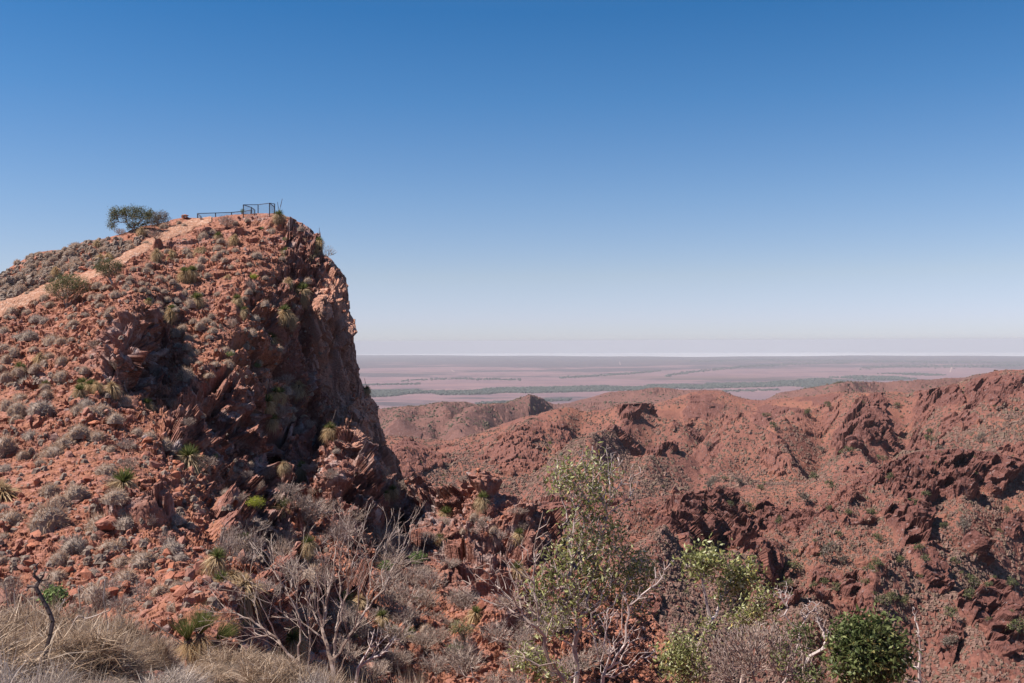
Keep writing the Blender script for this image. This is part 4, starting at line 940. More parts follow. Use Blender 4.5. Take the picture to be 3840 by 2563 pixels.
GTL = [ # (zoom fn, x, y base, height px in zoom, kind, green, spikes, label)
 (Z1, 885, 555, 90, 1, B_, 0, 'brown shaggy grass tree standing on the left skyline'),
 (Z1, 515, 820, 110, 2, B_, 0, 'straw-headed grass tree on a dark trunk above the round green bush'),
 (Z1, 1295, 440, 90, 1, B_, 0, 'pale shaggy grass tree beside the skyline umbrella tree'),
 (Z1, 1000, 640, 70, 0, B_, 0, 'leaning dry grass tree just above the small round tree'), (Z1, 920, 650, 60, 3, B_, 0, 'squat dry grass tree left of the leaning one above the small round tree'),
 (Z1, 1450, 700, 150, 2, B_, 0, 'tall two-tiered shaggy grass tree on the lower edge of the dirt track'), (Z1, 1545, 690, 80, 0, B_, 0, 'short shaggy grass tree right of the two-tiered one'),
 (Z1, 1578, 640, 85, 1, B_, 0, 'straw grass tree touching the lower edge of the dirt track'), (Z1, 1800, 625, 90, 1, B_, 0, 'left plant of the dark shaggy grass tree clump below the track top'), (Z1, 1855, 615, 95, 1, B_, 0, 'right plant of the dark shaggy grass tree clump below the track top'),
 (Z1, 1690, 880, 150, 2, G_, 0, 'green-topped grass tree, left one of the tall pair on the stony slope'), (Z1, 1742, 840, 130, 1, G_, 0, 'green-topped grass tree, right one of the tall pair on the stony slope'),
 (Z1, 1548, 1215, 150, 2, G_, 0, 'green-headed grass tree on a dark leg above the rock buttress'), (Z1, 1840, 1090, 140, 1, G_, 0, 'bushy pale grass tree halfway down the stony slope'),
 (Z1, 2195, 1080, 110, 1, G_, 0, 'green grass tree on a thin dark trunk left of the dead fan shrub'), (Z1, 2150, 515, 100, 1, B_, 0, 'forked Y-shaped dry grass tree near the hilltop'), (Z1, 2000, 465, 70, 0, G_, 0, 'small green grass tree near the top end of the track'),
 (Z1, 2090, 850, 80, 0, B_, 0, 'straw-skirted grass tree on broken rock below the hilltop'), (Z1, 2240, 1200, 110, 2, G_, 0, 'thin grass tree on a slanting dark stem in the upper cliff'), (Z1, 1375, 1060, 60, 3, G_, 0, 'low wispy grass tree above the rock buttress'),
 (Z2, 845, 285, 90, 0, G_, 2, 'spiky grass tree clump with stalks beside the lookout fence'), (Z2, 885, 285, 60, 3, B_, 0, 'dry grass tree right beside the spiky clump at the lookout fence'),
 (Z2, 1235, 540, 100, 1, G_, 2, 'green grass tree with two dark spikes on the skyline edge of the cliff'), (Z2, 1185, 610, 90, 3, B_, 0, 'pale shaggy grass tree just below the one with two spikes'),
 (Z2, 905, 610, 80, 3, G_, 0, 'bright green grass tree tuft high in the cliff crack'), (Z2, 1030, 960, 110, 3, G_, 0, 'wide green grass tree clump in the middle of the upper cliff'),
 (Z2, 925, 1250, 170, 2, G_, 0, 'tall palm-like grass tree on the cliff ledge'), (Z2, 965, 1250, 120, 1, B_, 0, 'dark shaggy grass tree right of the palm-like one'), (Z2, 800, 1410, 110, 3, G_, 0, 'spreading green grass tree on the lower cliff ledge'), (Z2, 950, 865, 70, 3, B_, 0, 'brown grass tree tucked in the shaded crack of the upper cliff'),
 (Z3, 358, 215, 150, 1, B_, 0, 'shaggy grass tree on a dark stump amid the left hummocks'), (Z3, 180, 270, 110, 0, G_, 0, 'thin pale-tipped grass tree near the left edge hummocks'), (Z3, 350, 405, 90, 3, G_, 0, 'low green-topped grass tree amid rounded hummocks'), (Z3, 432, 400, 75, 3, G_, 0, 'small green-topped grass tree right of the low one amid hummocks'),
 (Z3, 765, 400, 95, 3, G_, 0, 'left green tuft in the grass tree group left of the dark buttress'), (Z3, 830, 420, 100, 0, G_, 0, 'middle green tuft in the grass tree group left of the dark buttress'), (Z3, 745, 470, 100, 3, G_, 0, 'lowest white-skirted grass tree in the group left of the buttress'), (Z3, 885, 420, 90, 0, B_, 0, 'narrow straw grass tree at the foot of the buttress'), (Z3, 1000, 500, 170, 1, B_, 0, 'tall straw grass tree with forked stalks against the buttress'), (Z3, 915, 510, 90, 3, B_, 0, 'wide grey grass tree skirt spilling below the buttress'),
 (Z3, 1375, 575, 90, 3, G_, 0, 'wispy grass tree at the bottom of the dark gully'), (Z3, 1755, 1075, 190, 3, G_, 0, 'wide spiky pale grass tree on the edge of the red shelf'), (Z3, 1120, 1320, 210, 3, G_, 0, 'grass tree with upright green tuft and sprawling straw skirt'), (Z3, 80, 1420, 260, 3, B_, 0, 'big tan grass tree skirt at the left edge'),
 (Z4, 560, 480, 130, 1, G_, 0, 'green grass tree, left of the two in the cliff gully'), (Z4, 615, 490, 130, 1, G_, 0, 'green grass tree, right of the two in the cliff gully'), (Z4, 510, 590, 160, 1, G_, 1, 'straw-skirted grass tree with a stalk below the gully pair'), (Z4, 545, 690, 110, 0, G_, 0, 'shaded grass tree at the foot of the gully group'), (Z4, 810, 380, 110, 3, B_, 0, 'leaning straw grass tree clump against the great wall'),
 (Z4, 1068, 780, 110, 0, G_, 1, 'green-topped grass tree at the foot of the great wall'), (Z4, 665, 1510, 160, 3, G_, 1, 'spiky green and straw grass tree with a tall stalk in the gully'), (Z4, 1655, 1370, 110, 1, G_, 1, 'green grass tree with stalk in the saddle behind the pinnacle'), (Z4, 1590, 1370, 80, 3, G_, 0, 'small green grass tree in the saddle left of the stalked one'),
 (Z4, 1085, 1470, 120, 3, G_, 0, 'spreading straw grass tree beside the pinnacle foot'), (Z4, 835, 1170, 140, 1, G_, 0, 'pale green grass tree at the pinnacle left foot'), (Z4, 2100, 1530, 100, 3, G_, 0, 'dark green grass tree on the ridge right of the saddle'), (Z4, 1410, 400, 60, 0, G_, 1, 'tiny grass tree with a stalk on the right skyline of the wall'), (Z4, 650, 1110, 90, 0, B_, 0, 'shaded grass tree deep in the lower gully'),
 (Z5, 1990, 530, 220, 1, G_, 1, 'grass tree with a very tall stalk on the shelf edge'), (Z5, 2010, 620, 130, 3, G_, 0, 'drooping grass tree head just under the one with the very tall stalk'), (Z5, 2180, 590, 160, 3, B_, 0, 'straw-yellow starburst grass tree left of the biggest one'), (Z5, 2290, 720, 270, 3, B_, 0, 'biggest golden starburst grass tree on the shelf edge'),
 (Z6, 540, 250, 230, 1, G_, 0, 'green-topped grass tree with a long golden skirt'), (Z6, 310, 370, 150, 0, G_, 0, 'slanting green grass tree left of the golden-skirted one'), (Z6, 250, 260, 90, 3, G_, 1, 'small grass tree with thin stalk on the scree'), (Z6, 880, 310, 120, 0, G_, 1, 'grass tree with stalk behind the bare shrub top'), (Z6, 840, 390, 80, 3, G_, 0, 'green tuft below the stalked grass tree behind the bare shrub'),
 (Z6, 1240, 960, 260, 1, G_, 0, 'large grass tree half hidden behind the bare shrub'), (Z6, 1370, 880, 170, 1, B_, 0, 'dry golden grass tree right of the half hidden one'), (Z6, 1545, 1040, 150, 1, G_, 1, 'upright green grass tree with a stalk right of the bare shrub'), (Z6, 1685, 1120, 110, 3, G_, 0, 'yellowish upright tuft, left of the low pair in the gully bottom'), (Z6, 1800, 1140, 120, 0, G_, 0, 'green tuft over straw skirt, right of the low pair in the gully bottom'),
 (Z6, 750, 1230, 220, 0, G_, 1, 'grass tree behind the left branches of the bare shrub'), (Z6, 300, 980, 110, 3, G_, 0, 'bright green tuft under the shelf overhang'), (Z6, 2080, 240, 80, 3, G_, 0, 'small pale grass tree on the gully slope, left of two'), (Z6, 2120, 270, 70, 3, B_, 0, 'small straw grass tree on the gully slope, right of two'),
 (Z7, 175, 490, 100, 1, G_, 0, 'grass tree on the crest of the small rocky outcrop'), (Z7, 405, 700, 80, 1, G_, 0, 'grass tree on the far flank of the rocky outcrop'), (Z7, 375, 880, 70, 3, G_, 0, 'yellow-green tuft low on the outcrop flank'), (Z7, 135, 1150, 70, 3, G_, 0, 'small grass tree at the lower left of the big gum')]
KH = {0: 1.0, 1: 1.3, 2: 1.65, 3: .85}
def place_gts():
    for (Z, x, y, hp, k, g, sp, lab) in GTL:
        u, v = Z(x, y); p, d, rk = head_at(u, v); kk = 9.176 if Z is not Z7 else 6.125
        s = hp / kk / F * d / KH[k]
        s = float(np.clip(s * 1.08, .55, 1.8)); p = p - p / np.linalg.norm(p) * .3
        grass_tree(p - np.array([0, 0, .05]), s, k, lab, g, sp, (random.uniform(-.2, .2), random.uniform(-.2, .2)))
place_gts()
# the close clump with three tufts
def near_gt():
    p0 = P3(197, 645, 15.5)
    e = bpy.data.objects.new('grass_tree', None); C.objects.link(e); e.location = tuple(p0); e.scale = (.62,) * 3
    tag(e, 'large grass tree clump with three fresh green tufts and rusty skirt in the foreground', 'grass tree', 'grass trees of the ridge')
    r = np.random.default_rng(4)
    for i, (dx, dz, ti, L) in enumerate([(-.22, .10, -.15, .85), (.05, .22, .22, .95), (.42, .02, .75, .85)]):
        top = np.array([dx, .0 + .1 * i, dz])
        v, t = tubes([(*(np.array([dx * .5, 0, -.7])), *top, .12, .11)], 8); link('trunk', mesh_np('trunk', v, [t], [M_TRUNK]), e)
        ph = r.uniform(0, 6.283, 420); el = np.arccos(r.uniform(.80, 1, 420)); d = np.stack([np.cos(ph) * np.sin(el) + math.sin(ti), np.sin(ph) * np.sin(el), np.cos(el) * math.cos(ti)], -1)
        v, t = ribbons(top + d * .02, d, r.uniform(.6, 1.05, 420) * L, .0065, r.uniform(0, .25, 420), r, 4); link('leaf_crown', mesh_np('leaf_crown', v, [t], [M_CROWN]), e)
        ph = r.uniform(0, 6.283, 420); el = r.uniform(-1.3, .3, 420); d = np.stack([np.cos(ph) * np.cos(el), np.sin(ph) * np.cos(el), np.sin(el)], -1)
        v, t = ribbons(top + np.stack([np.cos(ph) * .07, np.sin(ph) * .07, r.uniform(-.25, 0, 420)], -1), d, r.uniform(.4, .75, 420), .0075, r.uniform(.4, .9, 420), r, 4); link('skirt', mesh_np('skirt', v, [t], [M_SKIRT]), e)
    a = np.array([-.3, 0, .0]); b_ = np.array([-1.15, .1, .55]); v, t = tubes([(*a, *(a * .4 + b_ * .6), .013, .013), (*(a * .4 + b_ * .6), *b_, .02, .022)], 6)
    link('flower_spike', mesh_np('flower_spike', v, [t], [M_DARKBARK]), e)
near_gt()
# ---------------------------------------------------------------- dry twiggy shrubs
def fan_shrub(seed, n=150, h=.8, spread=.55, rt=.006):
    r = np.random.default_rng(seed)
    pts = ellipsoid_pts((0, 0, h * .55), (spread, spread, h * .5), n, r, .35); pts = pts[pts[:, 2] > .03]
    segs, nodes, par, tips = grow((0, 0, -.05), pts, r, rt, .03, .9, .12, maxseg=.25)
    V, T = tubes(segs, 3)
    tp = nodes[1:]; k = len(tp); rep = 5
    d = np.repeat(tp, rep, 0) * [1, 1, .8]; d = d + r.normal(size=d.shape) * .35; 
    V2, T2 = ribbons(np.repeat(tp, rep, 0), d, r.uniform(.10, .22, k * rep), rt * 1.6, -.05, r, 2)
    return join([(V, T), (V2, T2)])
SH = []
for k, (n, h, s_, rt) in enumerate([(150, .8, .5, .006), (190, .7, .65, .006), (120, 1.0, .45, .006)]):
    v, t = fan_shrub(200 + k, n, h, s_, rt); SH.append(mesh_np('dry_shrub', v, [t], [M_TWIG]))
SHL = [(Z2, 600, 960, 130, 0, 'dead grey fan shrub below the yellow-green bush on the upper cliff'), (Z2, 415, 1300, 120, 0, 'silvery fan-shaped dead shrub on the mid cliff'), (Z2, 895, 1350, 130, 1, 'tangled dead shrub below the palm-like grass tree'),
 (Z2, 370, 355, 130, 1, 'twiggy brown shrub on the hilltop beside the track end'), (Z1, 1430, 470, 110, 1, 'wispy dry shrub on the upper edge of the track'), (Z1, 2105, 550, 70, 1, 'small purple-grey twig shrub below the forked grass tree'), (Z1, 1090, 440, 90, 1, 'bare twiggy bush under the umbrella tree'),
 (Z4, 690, 340, 130, 1, 'pale tangled shrub high in the cliff gully'), (Z4, 700, 470, 120, 1, 'pale round shrub right of the gully grass trees'), (Z4, 560, 360, 90, 0, 'grey shrub above the gully grass trees'), (Z4, 610, 640, 150, 1, 'wide pale shrub below the gully grass trees'), (Z4, 990, 590, 90, 2, 'small upright dead shrub against the wall'), (Z4, 660, 720, 110, 1, 'dusky shrub in the gully under the ledge'), (Z4, 900, 740, 110, 0, 'brown feathery shrub on the lit gully ledge'), (Z4, 780, 800, 110, 1, 'grey shrub beside the lit gully ledge'),
 (Z4, 910, 1160, 120, 0, 'silver fan shrub left of the pinnacle foot'), (Z4, 1080, 1210, 130, 1, 'grey-green shrub in front of the pinnacle'), (Z4, 1190, 1240, 150, 1, 'pale twiggy shrub at the pinnacle foot'), (Z4, 1140, 900, 70, 1, 'small silvery shrub on top of the pinnacle shoulder'), (Z4, 1600, 1260, 150, 2, 'pale leaning shrub behind the pinnacle'), (Z4, 1700, 1330, 150, 1, 'soft grey shrub in the saddle'), (Z4, 1640, 1400, 140, 1, 'brown round shrub in the saddle'), (Z4, 760, 1520, 240, 1, 'large pale grey shrub right of the stalked gully grass tree'), (Z4, 590, 1400, 90, 0, 'drooping grey shrub above the yellow bush'), (Z4, 250, 1420, 130, 1, 'grey wispy shrub left of the yellow bush'), (Z4, 400, 1320, 140, 0, 'shaded grey shrub in the gully above the yellow bush'), (Z4, 1020, 1560, 240, 1, 'large grey twiggy shrub below the pinnacle'), (Z4, 1460, 1180, 60, 2, 'tiny twig shrub against the wall base'),
 (Z4, 2230, 1330, 90, 2, 'thin dry shrub on the ridge crest'), (Z4, 200, 1150, 80, 0, 'small shaded shrub on the gully boulder'), (Z4, 330, 1200, 80, 0, 'small dry shrub on the gully shoulder'),
 (Z3, 1790, 640, 110, 0, 'grey feathery shrub hanging on the dark cliff, left of two'), (Z3, 1890, 650, 120, 1, 'grey feathery shrub hanging on the dark cliff, right of two'), (Z3, 1580, 610, 110, 0, 'dusky shrub at the gully mouth'), (Z3, 1720, 770, 110, 1, 'pale shrub on a dark ledge below the gully mouth'), (Z3, 1160, 990, 150, 1, 'dark twiggy shrub on the red shelf'), (Z3, 1190, 1180, 170, 1, 'grey twiggy shrub right of the upright green tuft'), (Z3, 1040, 1330, 170, 1, 'brown twig shrub behind the sprawling straw skirt'), (Z3, 1060, 250, 130, 1, 'faded brown shrub in front of the dark buttress'), (Z3, 1900, 1170, 160, 1, 'pale shrub cluster on the shelf rim'), (Z3, 2020, 1180, 110, 0, 'small silvery shrub at the shelf rim'), (Z3, 2260, 1300, 120, 2, 'thin dead shrub at the gully corner'), (Z3, 1450, 330, 140, 1, 'dusky shrub in the depth of the dark gully'), (Z3, 1720, 220, 90, 0, 'grey shrub on the right rim of the dark gully'), (Z3, 860, 60, 110, 1, 'pinkish twig shrub on top of the buttress'),
 (Z5, 1520, 320, 150, 2, 'reddish-grey upright twig shrub by the lichen rocks'), (Z5, 1290, 830, 210, 2, 'brown upright twig bush on the red gravel'), (Z5, 1020, 740, 200, 1, 'dark grey tangled bush on the red gravel'), (Z5, 1120, 900, 200, 1, 'thin brown scrub behind the hollow spinifex'), (Z5, 900, 900, 220, 2, 'see-through brown scrub behind the green wisp'), (Z5, 1400, 110, 110, 2, 'small purple-brown shrub in a rock nook'), (Z5, 100, 830, 260, 2, 'pale dry shrub at the left edge above the spinifex'), (Z5, 2060, 420, 200, 2, 'dry fan shrub behind the tall-stalked grass tree'),
 (Z6, 620, 480, 260, 2, 'grey see-through bush above the bare shrub, left'), (Z6, 820, 420, 190, 1, 'grey bush left of the bare shrub crown'), (Z6, 850, 100, 330, 1, 'large grey twig thicket below the stalked gully grass tree'), (Z6, 1190, 260, 260, 1, 'pale scrub behind the top of the bare shrub'), (Z6, 1560, 330, 280, 1, 'pale grey-green scrub right of the bare shrub top'), (Z6, 1640, 560, 280, 1, 'pale olive scrub in the middle of the gully slope'), (Z6, 1780, 480, 220, 0, 'silvery scrub on the gully slope'), (Z6, 1830, 660, 230, 1, 'brown scrub below the silvery one'), (Z6, 1600, 760, 300, 1, 'wide brown scrub on the gully floor'), (Z6, 1750, 860, 280, 1, 'grey-brown scrub on the gully floor right of the wide one'), (Z6, 1960, 860, 220, 1, 'pinkish-brown scrub by the orange scree'), (Z6, 2000, 700, 220, 1, 'olive-brown scrub beside the orange gully'), (Z6, 2150, 640, 200, 1, 'grey scrub on the edge of the orange gully'), (Z6, 1930, 320, 160, 0, 'silver-grey shrub under the ridge crest'), (Z6, 2100, 130, 130, 1, 'thin shrub on the ridge rocks'), (Z6, 2250, 860, 220, 1, 'purplish scrub above the small olive tree'), (Z6, 1940, 1260, 230, 1, 'dark scrub beside the gully bottom rocks'), (Z6, 1700, 1440, 230, 1, 'grey scrub at the bottom centre'), (Z6, 2080, 1200, 200, 1, 'brown scrub left of the small olive tree'), (Z6, 1500, 1000, 170, 1, 'drooping grey branches over the dark hollow'), (Z6, 820, 1000, 200, 1, 'scrub behind the left side of the bare shrub'), (Z6, 1000, 660, 180, 1, 'dry scrub on rocks behind the bare shrub'), (Z6, 2280, 1350, 260, 2, 'bluish grey scrub at the lower centre'),
 (Z7, 60, 350, 60, 2, 'thin dry shrub left of the crest outcrop'), (Z7, 190, 620, 100, 1, 'grey shrub beside the small rock outcrop hummocks'), (Z7, 60, 1120, 150, 1, 'grey-brown scrub left of the orange gully'), (Z7, 40, 1460, 200, 1, 'dry scrub at the bottom left of the big gum'), (Z7, 260, 1320, 180, 1, 'brown scrub in front of the dark rocks by the gum'), (Z7, 420, 1250, 150, 1, 'dark scrub under the left gum branches')]
for (Z, x, y, wp, k, lab) in SHL:
    u, v = Z(x, y); p, d, rk = head_at(u, min(v, 690)); kk = 9.176 if Z is not Z7 else 6.125
    s = float(np.clip(wp / kk / F * d, .4, 3.2))
    place('dry_shrub', SH[k], p - np.array([0, 0, .03]), s, lab, 'shrub', 'dry shrubs of the ridge', tilt=.1)

def low_scrub():
    r = np.random.default_rng(808); n = 0
    while n < 90:
        if n < 70: u, v = r.uniform(335, 600), r.uniform(500, 690)
        else: u, v = r.uniform(225, 335), r.uniform(470, 600)
        if v < np.interp(u, HU, HSV) + 6: continue
        p, d, rk = head_at(u, v); s = r.uniform(.7, 1.5) * (1.3 if v > 600 else 1)
        place('dry_shrub', SH[int(r.integers(3))], p - np.array([0, 0, .08]), s, 'low grey-brown dry scrub scattered over the gully floor and scree' if n < 70 else 'low grey scrub among the shaded gully rocks', 'shrub', 'low scrub of the gully floor' if n < 70 else 'low scrub of the shaded gully', hz=r.uniform(.6, .9), tilt=.1); n += 1
low_scrub()

def leafy_shrub(seed, n, mat, size, rt=.006, rad=(.5, .5, .4), bark=None, per=7, spread=.07, zc=.55):
    r = np.random.default_rng(seed); pts = ellipsoid_pts((0, 0, zc), rad, n, r, .3); pts = pts[pts[:, 2] > .05]
    segs, nodes, par, tips = grow((0, 0, -.1), pts, r, rt, .035, .7, .12, maxseg=.25); v, t = tubes(segs, 4)
    lv, lt = leaves(nodes[1:], size, r, spread, per)
    return mesh_np('stems', v, [t], [bark or M_DARKBARK]), mesh_np('foliage', lv, [lt], [mat])
def plant(name, parts, pos, s, lab, cat, group=None, rz=0., hz=1.):
    e = bpy.data.objects.new(name, None); C.objects.link(e); e.location = tuple(pos); e.scale = (s, s, s * hz); e.rotation_euler = (0, 0, rz); tag(e, lab, cat, group)
    for nm, me in parts: link(nm, me, e)
    return e
_ys, _yl = leafy_shrub(300, 120, M_YEL, .07, per=16, spread=.10); _fs, _fl = leafy_shrub(301, 90, M_FRESH, .09, per=9)
for (Z, x, y, wp, ms, ml, lab, hz) in [(Z4, 385, 1490, 170, _ys, _yl, 'bright yellow-green flowering bush in the gully', .7), (Z2, 620, 860, 75, _ys, _yl, 'vivid yellow-green bush high on the cliff', .8), (Z2, 580, 810, 35, _fs, _fl, 'small vivid green sprig beside the yellow-green cliff bush', .8),
    (Z2, 690, 395, 40, _fs, _fl, 'pale green sprig on the red ledge below the lookout', .8), (Z2, 900, 500, 55, _fs, _fl, 'pale green shrub on the upper right of the headland', .8), (Z3, 1960, 1100, 90, _fs, _fl, 'fresh green shrub in the shaded gully bottom', 1), (Z4, 20, 1030, 60, _fs, _fl, 'green shrub at the foot of the dark cliff', 1), (Z6, 1880, 500, 180, _fs, _fl, 'yellow-green wispy shrub on the gully slope', .8), (Z6, 1580, 560, 150, _fs, _fl, 'soft green shrub behind the bare shrub', .8), (Z6, 1850, 830, 70, _fs, _fl, 'small bright green tuft on the gully floor', .8),
    (Z4, 160, 100, 90, _fs, _fl, 'straw-green shrub on the cliff ledge above the dark face', .7), (Z4, 400, 200, 80, _fs, _fl, 'green shrub in the crack left of the great wall', .7), (Z2, 510, 250, 50, _fs, _fl, 'small green shrub at the foot of the fence corner post', 1.0), (Z6, 1290, 1190, 80, _fs, _fl, 'pale mint shrub in the shadow of the hollow', .8), (Z6, 2230, 1330, 170, _fs, _fl, 'dull green shrub under the small olive tree', .8)]:
    u, v = Z(x, y); p, d, rk = head_at(u, v); s = wp / 9.176 / F * d
    plant('green_shrub', [('stems', ms), ('foliage', ml)], p, s, lab, 'shrub', 'green shrubs of the ridge', random.uniform(0, 6), hz)

# ---------------------------------------------------------------- trees shaped from their crown lobes
def lobed_tree(name, lab, cat, base_uvd, lobes, leafmat, barkmat, r_base, leaf, per, spread, seed, bf=.4, rt=.004, group=None, trunk_pts=(), kink=.10, maxseg=.22, sides=5, pos=None):
    """lobes: (u, v, ru, rv, dd, n, leafy share) round the tree's distance"""
    r = np.random.default_rng(seed); u0, v0, d0 = base_uvd; B = P3(u0, v0, d0) if pos is None else np.array(pos); d0 = B[1]
    pts = [P3(a, b_, d0 + dd)[None] - B for a, b_, dd in trunk_pts]; leafy = [np.zeros(1)] * len(pts)
    for (a, b_, ru, rv, dd, n, lf) in lobes:
        c = P3(a, b_, d0 + dd) - B; rr = (1.15 * ru / F * d0, (ru + rv) * .5 / F * d0, 1.15 * rv / F * d0)
        q = ellipsoid_pts(c, rr, n, r, 0.); pts.append(q); leafy.append((r.uniform(0, 1, n) < lf).astype(float))
    P = np.concatenate(pts); L = np.concatenate(leafy)
    segs, nodes, par, tips = grow((0, 0, -.1), P, r, rt, r_base, bf, kink, maxseg)
    v, t = tubes(segs, sides)
    e = bpy.data.objects.new(name, None); C.objects.link(e); e.location = tuple(B); tag(e, lab, cat, group)
    link('trunk', mesh_np('trunk', v, [t], [barkmat]), e)
    lp = P[L > .5]
    if len(lp) and leaf:
        lv, lt = leaves(lp, leaf, r, spread, per); link('crown', mesh_np('crown', lv, [lt], [leafmat]), e)
    return e

def on_head(u, v): return head_at(u, v)[0] - np.array([0, 0, .1])
T2 = 9.176
def zz(Z, x, y, rx, ry, dd, n, lf): u, v = Z(x, y); return (u, v, rx / T2, ry / T2, dd, n, lf)
lobed_tree('umbrella_tree', 'dark green umbrella-shaped tree leaning left on the skyline', 'tree', (0, 0, 1), [zz(Z1, 1090, 235, 80, 45, 0, 60, 1), zz(Z1, 1190, 235, 80, 50, .6, 60, 1), zz(Z1, 1290, 245, 80, 50, .3, 60, 1), zz(Z1, 1040, 300, 50, 55, 0, 36, 1), zz(Z1, 1030, 360, 35, 25, 0, 16, 1), zz(Z1, 1210, 300, 90, 50, 0, 40, .8), zz(Z1, 1350, 290, 60, 50, 0, 36, 1), zz(Z1, 1190, 355, 40, 35, -.4, 16, .8), zz(Z1, 1270, 360, 70, 40, .3, 40, 1), zz(Z1, 1370, 240, 35, 25, .2, 14, 1)],
    M_LEAF3, M_TWIG, .10, .15, 26, .17, 401, pos=on_head(*Z1(1205, 415)), rt=.010)
lobed_tree('grey_tree', 'greyish bronze bushy tree just right of the umbrella tree', 'tree', (0, 0, 1), [zz(Z1, 1430, 275, 60, 50, .5, 50, 1), zz(Z1, 1500, 280, 45, 55, .5, 44, 1), zz(Z1, 1400, 340, 60, 40, .5, 40, 1), zz(Z1, 1480, 330, 60, 35, .5, 30, .9)],
    M_LEAF4, M_TWIG, .07, .14, 22, .16, 402, pos=on_head(*Z1(1435, 372)), rt=.009)
lobed_tree('round_tree', 'small round olive tree on a single curved trunk beside the track', 'tree', (0, 0, 1), [zz(Z1, 940, 720, 70, 50, 0, 70, 1), zz(Z1, 1030, 710, 80, 50, 0, 70, 1), zz(Z1, 990, 770, 110, 45, 0, 80, .9), zz(Z1, 1090, 750, 40, 50, 0, 30, 1), zz(Z1, 900, 745, 40, 30, 0, 20, 1)],
    M_LEAF3, M_TWIG, .10, .10, 20, .12, 403, trunk_pts=[(*Z1(1015, 860), 0), (*Z1(1000, 830), 0)], pos=on_head(*Z1(1040, 908)), rt=.007, group=None)
lobed_tree('round_bush', 'broad dark green round bush on the slope left of the track bend', 'bush', (0, 0, 1), [zz(Z1, 560, 870, 100, 60, 0, 110, 1), zz(Z1, 680, 870, 110, 60, 0, 110, 1), zz(Z1, 750, 910, 80, 60, 0, 70, 1), zz(Z1, 480, 940, 70, 50, 0, 50, 1), zz(Z1, 620, 930, 160, 60, 0, 100, .8), zz(Z1, 600, 1000, 130, 40, 0, 60, .35), zz(Z1, 620, 830, 60, 25, 0, 20, 1)],
    M_LEAF2, M_TWIG, .07, .10, 18, .13, 404, pos=on_head(*Z1(610, 1085)), rt=.007, bf=.7)
lobed_tree('small_olive_tree', 'small olive tree with a flat-topped crown at the lower centre', 'tree', (0, 0, 1), [zz(Z6, 2270, 1040, 90, 45, 0, 90, 1), zz(Z6, 2220, 1080, 60, 35, 0, 40, 1), zz(Z6, 2340, 1080, 60, 40, 0, 40, 1), zz(Z6, 2280, 1140, 90, 40, 0, 30, .3)],
    M_LEAF, M_DARKBARK, .05, .05, 12, .07, 405, pos=on_head(462, 660), rt=.005)
lobed_tree('edge_shrub', 'bare twiggy shrub leaning out over the cliff skyline', 'shrub', (0, 0, 1), [zz(Z2, 1295, 575, 50, 50, 0, 60, 0), zz(Z2, 1340, 600, 45, 30, 0, 50, 0), zz(Z2, 1270, 620, 30, 30, 0, 20, 0)],
    None, M_TWIG, .04, 0, 0, 0, 406, pos=on_head(325, 259), rt=.009, bf=.8)

